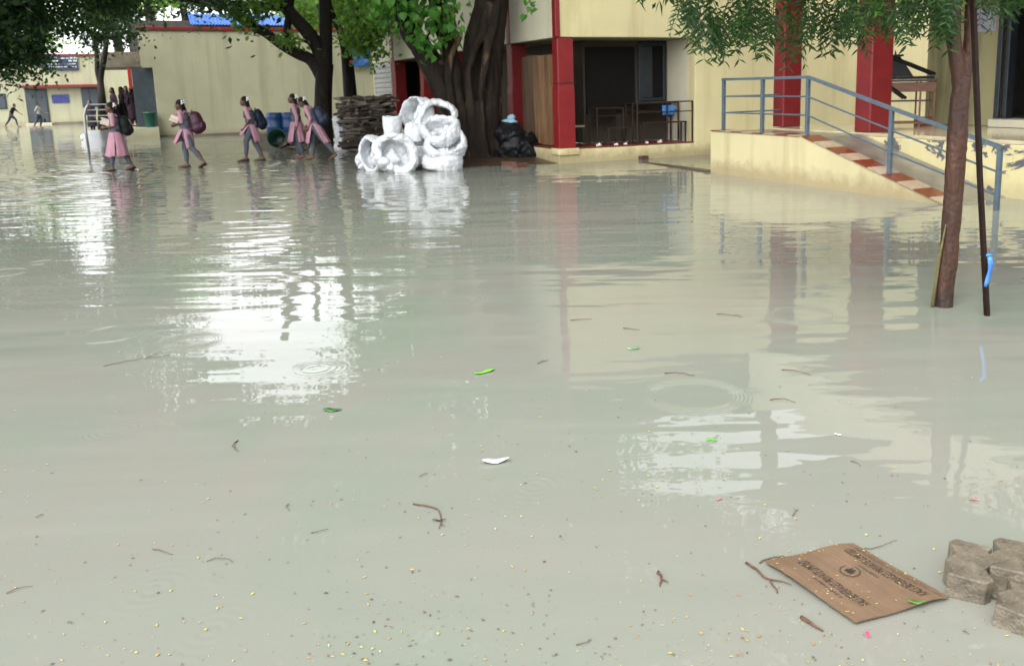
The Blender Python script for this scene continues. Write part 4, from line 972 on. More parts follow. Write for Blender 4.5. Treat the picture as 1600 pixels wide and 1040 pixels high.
# steel ramp rail at the porch
sr = thing('steel_ramp_rail', 'worn steel railing with four bars beside the wet porch ramp', 'railing', W(-9.9, 15.2, 0), 0)
o0 = Vector(sr.location); DRr = o0.y
def rr_(x, y): return PX(x, y, DRr) - o0
MB().tube([rr_(139, 236), rr_(134, 205), rr_(132, 180), rr_(135, 168), rr_(139, 163)], .04, 8).build('bent_post', m_steel, sr, smooth=True)
MB().tube([rr_(176, 228), rr_(172, 163)], .03, 8).build('post', m_steel, sr, smooth=True)
for y in (163.5, 172, 181, 190): MB().tube([rr_(136, y), rr_(173, y-.5)], .018, 6).build('bar', m_steel, sr)
rp_ = MB().hexa([(-.55,-.3,-.1),(.75,-.3,-.1),(.75,3.2,-.1),(-.55,3.2,-.1),(-.55,-.3,.0),(.75,-.3,.0),(.75,3.2,.42),(-.55,3.2,.42)]).build('porch_ramp', simple('wet_smooth_concrete', (.13, .13, .13), .2, .3, 3, .002, coords='pos'), loc=W(-9.55, 17.0, 0), rot=(0, 0, YAW), bevel=.01)
tag(rp_, 'wet shining concrete ramp rising to the porch platform', 'ramp')
wb = obj('white_bag', MB().ell((0,0,.1),(.09,.08,.13)).remesh(.015, 2, 'bag', crumple=(.03, 9)), m_white, loc=G(131, 219)); tag(wb, 'small white bag at the foot of the steel railing', 'bag')

# ------------------------------------------------------------------ people
def person(label, x, y, h, face, pose, cloth, voxel=.011, group=None, detail=True):
    """figure facing local +X; pose gives joints in (x, z) for h = 1.5"""
    t = thing('person', label, 'person', G(x, y, -.01), face, group)
    s = h/1.5; t.scale = (s, s, s)
    lean = pose.get('lean', .12)
    def X(z): return lean*max(0, z-.8) + pose.get('bend', 0)*max(0, z-1.0)**1.5
    hd = Vector((X(1.38)+pose.get('head', (.03, 0))[0], 0, 1.395+pose.get('head', (.03, 0))[1])); hp = pose.get('headpitch', .1)
    legs = pose['legs']; arms = pose['arms']       # near (+Y) first, then far (-Y)
    body = MB()
    # torso
    for (z, rx, ry, rz) in ((1.12, .092, .135, .16), (.95, .08, .115, .15), (.82, .095, .14, .12)): body.ell((X(z), 0, z), (rx, ry, rz))
    body.capsule([(X(1.2), 0, 1.2), (hd.x-.03, 0, hd.z-.07)], [.052, .045])
    er = Euler((0, hp, 0)); em = er.to_matrix()
    body.ell(hd, (.088, .070, .108), rot=er)
    def hp_(v): return hd + em @ Vector(v)
    body.ell(hp_((.055, 0, -.055)), (.045, .045, .05), rot=er); body.ell(hp_((.092, 0, -.012)), (.018, .013, .022), rot=er)
    for sg in (-1, 1): body.ell(hp_((-.005, sg*.07, -.01)), (.02, .01, .03), rot=er)
    trs = MB(); slv = MB()
    for i, sg in enumerate((1, -1)):
        (hx, hz), (kx, kz), (ax, az), tp = legs[i]; yy = sg*.07
        body.capsule([(hx, yy, hz), ((hx+kx)/2, yy, (hz+kz)/2), (kx, yy, kz), ((kx+ax)/2-.012, yy, (kz+az)/2+.04), (ax, yy, az)], [.08, .068, .05, .047, .03])
        fx, fz = tp; body.capsule([(ax-.02, yy, az-.02), (ax+fx*.10, yy, az-.035+fz*.1), (ax+fx*.19, yy, az-.045+fz*.19)], [.034, .032, .022])
        cut = pose.get('cuff', .8); cx_, cz_ = kx+(ax-kx)*cut, kz+(az-kz)*cut
        trs.capsule([(hx, yy, hz), ((hx+kx)/2, yy, (hz+kz)/2), (kx, yy, kz), ((kx+cx_)/2-.01, yy, (kz+cz_)/2), (cx_, yy, cz_)], [.098, .084, .066, .058, .046])
        (ex, ey, ez), (wx, wy, wz) = arms[i]; sh_ = Vector((X(1.2), sg*.135, 1.2)); el = Vector((ex, sg*ey, ez)); wr = Vector((wx, sg*wy, wz))
        body.capsule([sh_, (sh_+el)/2, el, (el+wr)/2, wr], [.045, .04, .034, .031, .023])
        hdv = (wr-el).normalized(); sdv = hdv.cross(Vector((0, 1, 0))); sdv = sdv.normalized() if sdv.length > .1 else Vector((0, 0, 1))
        body.capsule([wr, wr+hdv*.045, wr+hdv*.075], [.024, .030, .026])
        for f in range(4):
            b0 = wr+hdv*.075+sdv*(.021*(f-1.5)); ln = (.055, .065, .06, .045)[f]
            body.capsule([b0, b0+hdv*ln*.55, b0+hdv*ln*.85+Vector((0, -sg*.018, 0))], [.0095, .009, .007], 6)
        b0 = wr+hdv*.03+sdv*.026; body.capsule([b0, b0+hdv*.03+sdv*.02, b0+hdv*.055+sdv*.022], [.010, .0095, .008], 6)
        if cloth['sleeve'] == 'long': slv.capsule([sh_, (sh_+el)/2, el, el+(wr-el)*.8], [.053, .050, .045, .040])
        else: slv.capsule([sh_, (sh_+el)/2, el+(sh_-el)*.12], [.053, .052, .050])
    obj('body', body.remesh(voxel, 3, 'body'), cloth.get('skin', m_skin), t)
    if cloth.get('trousers'): obj('trousers', trs.remesh(max(voxel, .013), 3, 'trousers', crumple=(.006, 9)), cloth['trousers'], t)
    top = slv
    for (z, rx, ry, rz) in ((1.12, .108, .152, .165), (.95, .098, .132, .15), (.83, .112, .155, .13)): top.ell((X(z), 0, z), (rx, ry, rz))
    top.capsule([(X(1.23), -.11, 1.225), (X(1.23), .11, 1.225)], [.055, .055])
    obj('tunic' if cloth.get('skirt') else 'shirt', top.remesh(max(voxel, .013), 3, 'top', crumple=(.006, 8)), cloth['top'], t)
    if cloth.get('vest'):
        v_ = MB()
        for (z, rx, ry, rz) in ((1.10, .120, .168, .155), (.95, .116, .156, .15), (.82, .132, .172, .11)): v_.ell((X(z), 0, z), (rx, ry, rz))
        v_.capsule([(X(1.22), -.085, 1.225), (X(1.22), .085, 1.225)], [.062, .062])
        obj('vest', v_.remesh(.014, 3, 'vest', crumple=(.006, 8)), cloth['vest'], t)
    if cloth.get('skirt'):
        hem = pose.get('hem', .42); slit = pose.get('slit', .5); fw_, bk_ = pose.get('flare', (.2, .2)); full = pose.get('full', 0)
        for side, shift in ((0, fw_), (1, -bk_)):
            m_ = MB(); na, nz = 26, 14
            for j in range(nz+1):
                tz = j/nz; z = .86 + (hem + (pose.get('lift', 0) if side == 0 else 0) - .86)*tz
                gap = slit*tz*.9
                for i in range(na+1):
                    a = -math.pi/2 + gap + (math.pi - 2*gap)*i/na; a = a if side == 0 else a + math.pi
                    fold = 1 + .05*tz*math.sin(a*7 + side*2 + lean*20 + 1.2*math.sin(a*3)) + .03*tz*math.sin(a*13+1)
                    m_.v.append((X(.86)*(1-tz) + shift*tz + (.125+(.045+full)*tz)*fold*math.cos(a), (.16+(.03+full*.6)*tz)*fold*math.sin(a), z + .015*tz*math.sin(a*5+side)))
            for j in range(nz):
                for i in range(na): k = j*(na+1)+i; m_.f.append((k, k+1, k+na+2, k+na+1))
            o = m_.build('skirt_panel', cloth['skirt'], t, smooth=True); sd_ = o.modifiers.new('solid', 'SOLIDIFY'); sd_.thickness = .008
    # hair, eyes, mouth
    hr = MB().ell(hp_((-.022, 0, .028)), (.090, .079, .092), rot=er).ell(hp_((-.05, 0, -.01)), (.058, .07, .08), rot=er)
    if pose.get('braid', True):
        hr.capsule([hp_((-.07, .02, -.02)), hp_((-.06, .06, -.10)), Vector((X(1.2)-.02, .10, 1.18)), Vector((X(1.05)+.09, .12, 1.03))], [.035, .032, .026, .016])
        hr.capsule([hp_((-.07, -.02, -.02)), hp_((-.07, -.06, -.10)), Vector((X(1.2)-.06, -.10, 1.17))], [.035, .03, .022])
    obj('hair', hr.remesh(max(.012, voxel), 2, 'hair', crumple=(.004, 20)), m_hair, t)
    if detail:
        for sg in (-1, 1): MB().ell(hp_((.080, sg*.030, .010)), (.010, .011, .007)).build('eye', m_hair, t, smooth=True)
        MB().ell(hp_((.090, 0, -.055)), (.009, .022, .006)).build('mouth', simple_mouth, t, smooth=True)
    if cloth.get('ribbon'):
        for sg in (1, -1):
            b = hp_((-.085, sg*.055, .035)); rbm = MB().ell(b+Vector((-.01, .01*sg, .03)), (.018, .013, .026)).ell(b+Vector((-.028, .01*sg, -.005)), (.026, .013, .016)).ell(b+Vector((.0, .012*sg, -.024)), (.012, .010, .02))
            rbm.build('hair_ribbon', m_ribwhite, t, smooth=True)
    if cloth.get('sandal'):
        for i, sg in enumerate((1, -1)):
            (ax, az), (fx, fz) = legs[i][2], legs[i][3]
            MB().capsule([(ax-.05, sg*.07, az-.065), (ax+fx*.10, sg*.07, az-.07+fz*.08), (ax+fx*.21, sg*.07, az-.075+fz*.2)], [.030, .034, .026]).build('sandal', m_sandal, t, smooth=True)
    return t, s, X
simple_mouth = simple('lips', (.10, .03, .025), .5, .1, 9, 0)
def on(t, p):   # local point of a person in the world
    return Matrix.LocRotScale(t.location, t.rotation_euler.to_quaternion(), t.scale) @ Vector(p)
def backpack(t, s, p, label, mat, size=(.15, .15, .22), pocket=None, tilt=.15):
    k = thing('backpack', label, 'backpack', on(t, p), t.rotation_euler.z); k.rotation_euler = (0, tilt, t.rotation_euler.z); k.scale = (s, s, s)
    a, b, c = size
    m_ = MB().ell((0, 0, 0), (a, b, c)).ell((-.01, 0, -c*.45), (a*1.02, b*1.02, c*.6)).ell((0, 0, c*.4), (a*.85, b*.9, c*.6))
    obj('bag_body', m_.remesh(.016, 3, 'bag', crumple=(.012, 7)), mat, k)
    m_ = MB().ell((-a*.85, 0, -c*.35), (a*.4, b*.8, c*.5)); obj('front_pocket', m_.remesh(.014, 3, 'pocket', crumple=(.008, 9)), pocket or mat, k)
    for sg in (1, -1): MB().tube([(a*.6, sg*b*.65, c*.75), (a*1.1, sg*b*.7, c*.95), (a*1.55, sg*b*.7, c*.6), (a*1.75, sg*b*.72, -.02), (a*1.2, sg*b*.75, -c*.5), (a*.6, sg*b*.7, -c*.7)], .013, 6).build('strap', mat, k, smooth=True)
    MB().tube([(a*.4, -.03, c*.9), (a*.3, -.02, c*1.08), (a*.3, .02, c*1.08), (a*.4, .03, c*.9)], .009, 6).build('handle', mat, k, smooth=True)
    return k
def books(t, s, p, label, mats, tilt=(0, -.5, 0)):
    k = thing('book_stack', label, 'books', on(t, p)); k.rotation_euler = (tilt[0], tilt[1], t.rotation_euler.z + tilt[2]); k.scale = (s, s, s); z = 0
    for i, m_ in enumerate(mats):
        th = (.03, .022, .026, .035, .02)[i % 5]; dx = random.uniform(-.012, .012)
        c = MB().box(-.10+dx, .10+dx, -.135, .135, z, z+.004).box(-.10+dx, .10+dx, -.135, .135, z+th-.004, z+th).box(-.10+dx, -.096+dx, -.135, .135, z+.004, z+th-.004).build('book', m_, k)
        MB().box(-.095+dx, .094+dx, -.13, .13, z+.0045, z+th-.0045).build('pages', m_paper, c); z += th + .001
    return k
UNI = dict(top=m_pink, vest=m_grey, skirt=m_pink, trousers=m_greyleg, sleeve='short', ribbon=True, sandal=True)
LONG = dict(UNI, sleeve='long'); LONGB = dict(LONG, sandal=False)
PI = math.pi
hug = [((.02, .19, .99), (.17, .10, .97)), ((.04, .19, .99), (.20, .02, .95))]
t1, s1, X1 = person('girl in full pink tunic hugging an open stack of books, wearing a black backpack', 188, 267, 1.50, PI+.35,
    dict(lean=.06, full=.05, legs=[((0, .78), (.12, .43), (.14, .08), (1, -.1)), ((0, .78), (-.06, .43), (-.24, .11), (.9, -.4))], arms=hug, hem=.33, slit=.03, flare=(.03, -.01), head=(.03, 0), headpitch=.15), dict(UNI, vest=m_grey))
backpack(t1, s1, (-.20, .02, 1.0), 'black backpack on the girl with the full pink tunic', m_blackbag, (.12, .15, .23))
books(t1, s1, (.19, .0, 1.02), 'pile of pale books in the arms of the girl in the full pink tunic', [m_bookgrey, m_paper, m_paper, m_bookred, m_paper], (0, -.35, 0))
t2, s2, X2 = person('girl with pink tunic split at the side carrying orange books and a maroon backpack', 297, 262, 1.53, PI+.05,
    dict(lean=.12, legs=[((0, .78), (-.10, .45), (-.33, .14), (.7, -.55)), ((0, .78), (.10, .43), (.08, .08), (1, -.1))], arms=hug, hem=.44, lift=.12, slit=.55, flare=(.11, -.05), head=(.03, -.01), headpitch=.2), UNI)
backpack(t2, s2, (-.235, .0, 1.0), 'bulging maroon backpack with black band worn in the wading line', m_maroon, (.15, .15, .25), m_maroon, .1)
books(t2, s2, (.20, .02, 1.03), 'orange and white books held against the chest of the maroon-bag girl', [m_bookgrey, m_bookgrey, m_bookred, m_paper, m_bookred], (0, -.4, 0))
t3, s3, X3 = person('girl bending slightly and gathering up her pink tunic, with a navy backpack', 398, 252, 1.56, PI+.1,
    dict(lean=.16, legs=[((0, .78), (.14, .46), (.17, .10), (1, -.2)), ((0, .78), (-.03, .42), (-.17, .08), (1, -.1))], arms=[((-.02, .20, .98), (.14, .12, .78)), ((.06, .19, 1.0), (.17, .06, .78))], hem=.46, lift=.16, slit=.6, flare=(.11, .0), headpitch=.12), UNI)
backpack(t3, s3, (-.20, .0, .98), 'slim navy backpack on the girl gathering up her tunic', m_navy, (.11, .14, .25), None, .22)
t4, s4, X4 = person('tall girl without a bag walking with her arms down, pink sleeves to the wrist', 468, 248, 1.60, PI+.12,
    dict(lean=.05, legs=[((0, .78), (-.02, .43), (-.10, .08), (1, -.2)), ((0, .78), (.06, .43), (.0, .08), (1, -.1))], arms=[((-.05, .18, .97), (-.02, .17, .74)), ((.0, .19, .97), (.12, .16, .76))], hem=.40, slit=.12, flare=(.06, .03), headpitch=.05), LONGB)
t5, s5, X5 = person('girl stooping forward with long pink sleeves and a dark blue backpack', 496, 250, 1.56, PI+.05,
    dict(lean=.30, bend=.15, legs=[((0, .78), (-.20, .46), (-.44, .13), (.8, -.35)), ((0, .78), (.10, .43), (.12, .08), (1, -.1))], arms=[((.05, .19, .98), (.12, .15, .78)), ((.14, .19, .97), (.22, .1, .80))], hem=.40, slit=.38, flare=(.06, .17), headpitch=.55, head=(.05, -.05)), LONGB)
backpack(t5, s5, (-.14, .0, 1.02), 'dark blue backpack with red trim on the stooping girl', simple('dark_blue_bag', (.012, .022, .055), .55, .3, 9, .003), (.14, .15, .23), None, .35)
# boys and dim figures far off
BOY = dict(top=m_palegrey, trousers=m_darkblue, sleeve='short')
armsw = [((-.10, .2, .98), (-.02, .2, .78)), ((.12, .2, .98), (.30, .16, .84))]
person('boy in pale shirt and dark trousers striding past the far door', 63, 200, 1.42, .1, dict(lean=.05, braid=False, legs=[((0, .78), (.10, .43), (-.02, .08), (1, -.1)), ((0, .78), (-.08, .44), (-.30, .12), (.8, -.3))], arms=[((.12, .2, .98), (.38, .2, .86)), ((-.1, .2, .98), (-.05, .2, .75))]), BOY, .02, detail=False)
person('boy in a dark shirt running with bent knees along the far wall', 20, 199, 1.35, .05, dict(lean=.45, braid=False, legs=[((0, .72), (.22, .48), (.30, .08), (1, -.1)), ((0, .72), (-.16, .42), (-.42, .10), (.8, -.4))], arms=[((.30, .2, 1.0), (.52, .2, .84)), ((.05, .2, .95), (.15, .2, .78))]), dict(BOY, top=m_darkcloth), .02, detail=False)
stand = lambda k: dict(lean=.02, legs=[((0, .78), (.01, .43), (0, .08), (1, -.1)), ((0, .78), (-.02, .43), (-.03, .08), (1, -.1))], arms=[((-.03, .19, .97), (.03, .17, .76)), ((.0, .19, .97), (.12, .12, .80))], hem=.30, slit=.05, flare=(.02, .02), braid=True)
GL = 'dim figure in dark clothes in the huddle on the porch platform'
for i, (x, dv, rz, mt) in enumerate(((179, 1.2, -2.2, m_plumcloth), (191, 1.5, .6, m_darkcloth), (200, 2.3, -1.2, m_darkcloth), (208, 1.0, 2.4, m_plumcloth), (213, 2.0, -2.6, m_darkcloth))):
    t_, s_, _x = person(GL, 100, 300, 1.56+.03*(i % 3), rz, stand(i), dict(top=mt, skirt=mt, trousers=m_darkcloth, sleeve='long'), .024, 'huddle on the porch', False)
    d = ray(x, 170); vv_ = WV+dv
    # stand it on the platform under the pixel column x
    den = d.x*(-su) + d.y*cu; tpar = (vv_ - ((0-OX)*(-su) + (0-OY)*cu))/den
    t_.location = (d.x*tpar, d.y*tpar, .41)
person('dark-clothed figure standing alone behind the steel ramp rails', 146, 208, 1.5, -1.6, stand(9), dict(top=m_darkcloth, skirt=m_darkcloth, trousers=m_darkcloth, sleeve='long'), .024, None, False)

# ------------------------------------------------------------------ cardboard sheet and paving blocks
m_card, t, p = nodes_of('wet_cardboard'); v_ = objco(t)
f = noise_n(t, v_, 5, 7, .6); cc = ramp(t, f, [(.3, (.105, .064, .036)), (.7, (.155, .098, .058))])
fl = ramp(t, noise_n(t, v_, 1.0, 2, .5, mapscale=(4, 160, 1)), [(.35, (.82,.82,.82)), (.65, (1,1,1))])
mx = N(t, 'ShaderNodeMix', data_type='RGBA', blend_type='MULTIPLY'); mx.inputs[0].default_value = 1; t.links.new(cc, mx.inputs[6]); t.links.new(fl, mx.inputs[7])
t.links.new(mx.outputs[2], p.inputs['Base Color']); p.inputs['Roughness'].default_value = .55
t.links.new(bump(t, noise_n(t, v_, 1.0, 2, .5, mapscale=(4, 160, 1)), .5, .0008), p.inputs['Normal'])
ca, cb, cc_, cd_ = [G(x, y, .012) for x, y in ((1195, 877), (1333, 845), (1483, 933), (1337, 972))]
cen = (ca+cb+cc_+cd_)/4; ex = ((cc_-cb)+(cd_-ca)).normalized(); ey = Vector((-ex.y, ex.x, 0))
CB = thing('cardboard_sheet', 'flattened brown cardboard with upside-down black printing afloat near the paving blocks', 'cardboard', cen, math.atan2(ex.y, ex.x))
quad = [((q-cen).dot(ex), (q-cen).dot(ey)) for q in (ca, cb, cc_, cd_)]
def bil(a, b): # a along ca->cd, b along ca->cb
    A, B_, C_, D_ = [Vector(q) for q in quad]; return (A*(1-a)+D_*a)*(1-b) + (B_*(1-a)+C_*a)*b
m_ = MB(); na, nb_ = 36, 28
def ch(a, b): return .004*math.sin(a*5+b*3) + .003*math.sin(b*9+1) - .006*max(0, .15-a)/.15 - .004*max(0, b-.85)/.15 + .004
for k, dz in ((0, 0), (1, -.004)):
    for i in range(na+1):
        for j in range(nb_+1):
            q = bil(i/na, j/nb_); jit = .003*mnoise.noise(Vector((i*.5, j*.5, 3))) if (i in (0, na) or j in (0, nb_)) else 0
            m_.v.append((q.x+jit, q.y+jit, ch(i/na, j/nb_)+dz))
n1 = (na+1)*(nb_+1)
for i in range(na):
    for j in range(nb_):
        a = i*(nb_+1)+j; m_.f += [(a, a+nb_+1, a+nb_+2, a+1), (n1+a, n1+a+1, n1+a+nb_+2, n1+a+nb_+1)]
for i in range(na):
    for j in (0, nb_): a = i*(nb_+1)+j; m_.f.append((a, a+nb_+1, n1+a+nb_+1, n1+a))
for j in range(nb_):
    for i in (0, na): a = i*(nb_+1)+j; m_.f.append((a, a+1, n1+a+1, n1+a))
m_.build('sheet', m_card, CB)
m_ink = simple('black_ink', (.02, .016, .012), .6, .3, 30, 0)
def text_mesh(body, size, xs=1, bold=0):
    cu_ = bpy.data.curves.new('txt', 'FONT'); cu_.body = body; cu_.size = size; cu_.offset = bold; cu_.resolution_u = 2
    o = bpy.data.objects.new('txt', cu_); SCR.collection.objects.link(o)
    vl = SCR.view_layers[0]; vl.update(); dg = vl.depsgraph
    me = bpy.data.meshes.new_from_object(o.evaluated_get(dg)); bpy.data.objects.remove(o)
    co = np.array([tuple(v.co) for v in me.vertices]); mn, mxx = co.min(0), co.max(0)
    me['w'] = float(mxx[0]-mn[0])
    for v in me.vertices: v.co.x = (v.co.x-mn[0]); v.co.y = v.co.y-mn[1]
    return me, mxx[0]-mn[0], mxx[1]-mn[1]
def print_on(body, name, a0, a1, b0, b1, bold=0):
    """lettering laid on the sheet: starts at a0 (large a) reading to a1, its top towards smaller b"""
    me, w_, h_ = text_mesh(body, .1, bold=bold)
    for v in me.vertices:
        a = a0 + (a1-a0)*v.co.x/w_; b = b0 + (b1-b0)*v.co.y/h_
        q = bil(a, b); v.co = Vector((q.x, q.y, ch(a, b)+.0012))
    me.update(); obj(name, me, m_ink, CB)
print_on('KALS BEVERAGES PRIVATE LIMITED', 'printed_text', .93, .12, .86, .76, .0)
print_on('KALS BEVERAGES PRIVATE LIMITED', 'printed_text', .84, .14, .33, .22, .0)
print_on('A Quality Product of', 'printed_text', .70, .40, .195, .145)
print_on('A Quality Product of', 'printed_text', .57, .36, .72, .68)
for k, (b0, b1) in enumerate(((.945, .925), (.915, .895))): print_on('Regd. Office and Factory, Tamil Nadu, India  Phone', 'printed_text', .98 - .2*k, .10, b0, b1)
# round emblem
m_ = MB(); n = 36; ca_, cb_ = .40, .56
for k in range(n):
    th = 2*math.pi*k/n
    for rr in (.062, .056):
        q = bil(ca_, cb_); x, y_ = q.x+rr*.55*math.cos(th), q.y+rr*.55*math.sin(th); m_.v.append((x, y_, ch(ca_, cb_)+.002))
for k in range(n): a, b = 2*k, 2*((k+1) % n); m_.f.append((a, b, b+1, a+1))
q0 = bil(ca_, cb_)
for (dx, dy, w_, h_) in ((-.014, -.012, .028, .006), (-.016, -.004, .032, .007), (-.012, .005, .024, .006), (-.009, .013, .006, .006), (.003, .013, .006, .006)):
    z = ch(ca_, cb_)+.0022; m_.add([(q0.x+dx, q0.y+dy, z), (q0.x+dx+w_, q0.y+dy, z), (q0.x+dx+w_, q0.y+dy+h_, z), (q0.x+dx, q0.y+dy+h_, z)], [(0,1,2,3)])
m_.build('printed_emblem', m_ink, CB)
# zig-zag paving blocks
m_paver, t, p = nodes_of('paving_concrete'); v_ = objco(t)
f = noise_n(t, v_, 9, 9, .7); c_ = ramp(t, f, [(.28, (.035, .029, .020)), (.52, (.125, .105, .075)), (.78, (.24, .215, .165))])
moss = ramp(t, noise_n(t, v_, 4, 6, .6), [(.55, (0,0,0)), (.7, (1,1,1))]); c_ = mix(t, mth(t, 'MULTIPLY', moss, .4), c_, (.13, .10, .035))
t.links.new(c_, p.inputs['Base Color']); p.inputs['Roughness'].default_value = .27
t.links.new(bump(t, mth(t, 'ADD', noise_n(t, v_, 30, 10, .75), noise_n(t, v_, 90, 4, .6)), 1, .006), p.inputs['Normal'])
def paver(px, py, z0, rot, label, tilt=(0, 0)):
    o_ = [(-.115, -.07), (-.06, -.045), (0, -.068), (.06, -.045), (.115, -.07), (.115, .07), (.06, .045), (0, .068), (-.06, .045), (-.115, .07)]
    zz = [(-.115, -.056), (-.085, -.075), (-.03, -.045), (.03, -.075), (.085, -.045), (.115, -.06), (.115, .056), (.085, .075), (.03, .045), (-.03, .075), (-.085, .045), (-.115, .06)]
    m_ = MB().prism(zz, 0, .085)
    o = m_.build('paving_block', m_paver, loc=G(px, py, z0), rot=(tilt[0], tilt[1], rot), bevel=.005); o.location.z = z0 - .0
    tag(o, label, 'paving block', 'loose paving blocks in the water'); return o
paver(1512, 910, .0, rad(62), 'zig-zag concrete paving block lying nearest the cardboard sheet', (rad(3), rad(-2)))
paver(1583, 904, .0, rad(58), 'zig-zag paving block butted against the one by the cardboard', (rad(-2), rad(2)))
paver(1596, 972, -.025, rad(50), 'darker broken paving block lying lower in the water', (rad(4), rad(4)))
paver(1552, 938, -.07, rad(60), 'sunken paving block underneath the pair beside the cardboard', (0, 0))

# ------------------------------------------------------------------ floating litter
def twig(px, py, px2, py2, label='thin brown twig afloat on the open water', r=.003, bend=.1, fork=False, mat=None, seed=0):
    a, b = G(px, py, .004), G(px2, py2, .004); rr = random.Random(seed+int(px)); d = b-a; nrm = Vector((-d.y, d.x, 0)); c = (a+b)/2
    P = []
    for k in range(9):
        t = k/8; q = a+d*t + nrm*(bend*math.sin(math.pi*t)) + Vector((rr.gauss(0, .02), rr.gauss(0, .02), 0))*d.length; q.z = .004+.004*math.sin(math.pi*t)
        P.append(q-c)
    m_ = MB().tube(P, [r*(1.15-.6*k/8) for k in range(9)], 6, .2)
    if fork:
        m_.tube([P[5], P[5]+nrm*.16+d*.12, P[5]+nrm*.24+d*.25], [r*.8, r*.6, r*.3], 5)
    o = m_.build('twig', mat or m_twig, loc=c, smooth=True)
    return tag(o, label, 'twig', None if label != 'thin brown twig afloat on the open water' else 'twigs afloat on the water')
twig(1165, 878, 1215, 928, 'knobbly brown twig floating just left of the cardboard corner', .0038, .05, True)
twig(1187, 878, 1228, 868, 'short dark twig touching the cardboard edge', .0025, .05)
twig(1252, 963, 1287, 985, 'thick short stick in the water below the cardboard', .0055, -.06)
twig(1352, 857, 1400, 843, 'hair-thin curved stem beyond the cardboard', .0012, -.1)
twig(645, 787, 690, 815, 'curved brown twig crossing a dark flat leaf stalk', .0028, .2)
twig(688, 810, 686, 825, 'short forked end below the curved twig', .0022, .05, True)
twig(1027, 892, 1031, 914, 'reddish forked twig lying alone in shallow water', .0038, .1, True)
twig(160, 572, 270, 555, 'long thin straggling stem across the milky water', .0018, .06, True)
for a in ((900, 1006, 925, 998), (238, 857, 268, 866), (322, 876, 365, 878), (8, 927, 50, 915), (1038, 583, 1082, 586), (1203, 624, 1242, 628), (1222, 577, 1266, 585), (485, 832, 512, 826), (1238, 805, 1247, 794), (370, 688, 372, 705), (450, 787, 452, 797), (655, 744, 668, 738), (1330, 720, 1345, 727), (890, 500, 925, 498), (975, 512, 1000, 515), (105, 972, 112, 974), (840, 568, 856, 563), (1120, 490, 1160, 495), (1505, 985, 1515, 990), (55, 808, 68, 803)):
    twig(*a, r=.0014 if a[1] > 700 else .0024, bend=random.uniform(-.2, .2), fork=random.random() < .3)
def flat(name, px, py, ln, wd, rot, mat, label, cat, curl=.01, shape='leaf', z=.006, group=None):
    m_ = MB(); n = 10; c = G(px, py, z)
    for k in range(n+1):
        t = k/n
        if shape == 'leaf': wv = wd*math.sin(math.pi*min(1, t*.97+.02))**.8*(1.1-.5*t)
        else: wv = wd*(1 - .22*abs(math.sin(t*5+px)) - .1*math.sin(t*13+py))*(1 if 0 < k < n else .6)
        z_ = (curl*(2*t-1)**2 + .002*math.sin(t*9)) if shape == 'leaf' else curl*(.5*math.sin(t*4.2+px)+.35*math.sin(t*9+py)+.4)*.6; sh = 0 if shape == 'leaf' else wd*.22*math.sin(t*3.3+px)
        m_.v += [(ln*(t-.5), sh-wv/2, z_+curl*.5), (ln*(t-.5), sh, z_), (ln*(t-.5)+sh*.5, sh+wv/2, z_+curl*.4)]
    for k in range(n): a = 3*k; m_.f += [(a, a+3, a+4, a+1), (a+1, a+4, a+5, a+2)]
    o = m_.build(name, mat, loc=c, rot=(0, 0, rot), smooth=True); s_ = o.modifiers.new('s', 'SOLIDIFY'); s_.thickness = .0012
    return tag(o, label, cat, group)
def wrapper_mat(name, c, c2, lo=.55, sc=14):
    return simple(name, c, .3, .08, 8, .001, wear=(c2, lo, sc))
m_gw = wrapper_mat('green_wrapper', (.20, .62, .06), (.70, .80, .45), .66, 10)
flat('snack_wrapper', 757, 580, .13, .036, rad(40), m_gw, 'bright green plastic wrapper floating in the middle of the yard', 'wrapper', .006, 'strip')
flat('snack_wrapper', 1112, 687, .05, .022, rad(-10), wrapper_mat('green_wrapper_marked', (.12, .58, .05), (.02, .12, .02), .62, 30), 'small bright green wrapper with dark marks', 'wrapper', .005, 'strip')
flat('snack_wrapper', 990, 544, .07, .03, rad(5), wrapper_mat('green_white_wrapper', (.10, .45, .12), (.75, .8, .75), .5, 20), 'green and white scrap floating over the pale wall reflection', 'wrapper', .008, 'strip')
o = flat('plastic_packet', 775, 720, .12, .062, rad(10), wrapper_mat('white_packet', (.78, .76, .76), (.55, .06, .06), .64, 22), 'half sunk white plastic packet with red print', 'packet', .008, 'leaf', .006)
flat('green_leaf', 519, 640, .10, .05, rad(-6), simple('fresh_leaf', (.045, .17, .035), .4, .25, 8, .002), 'single large green leaf floating flat', 'leaf', .004)
flat('paper_scrap', 1309, 678, .032, .014, rad(-18), m_paper, 'tiny white paper strip floating in the building reflection', 'paper', .002, 'strip')
flat('leaf_blade', 686, 812, .055, .009, rad(2), simple('rotted_leaf', (.02, .018, .012), .5, .3, 20, .001), 'dark rotted leaf blade lying on the curved twig', 'leaf', .002)
flat('snack_wrapper', 1522, 780, .03, .018, rad(25), wrapper_mat('pink_wrapper', (.62, .22, .20), (.8, .6, .55), .55, 30), 'crumpled pale red wrapper right of the reflections', 'wrapper', .006, 'strip')
flat('snack_wrapper', 1356, 990, .024, .010, rad(75), wrapper_mat('hotpink_wrapper', (.85, .05, .20), (.3, .1, .6), .60, 60), 'hot pink scrap floating below the cardboard', 'wrapper', .003, 'strip')
flat('snack_wrapper', 1123, 779, .022, .010, rad(20), bpy.data.materials['pink_wrapper'], 'tiny red paper scrap on the bare grey water', 'paper', .003, 'strip')
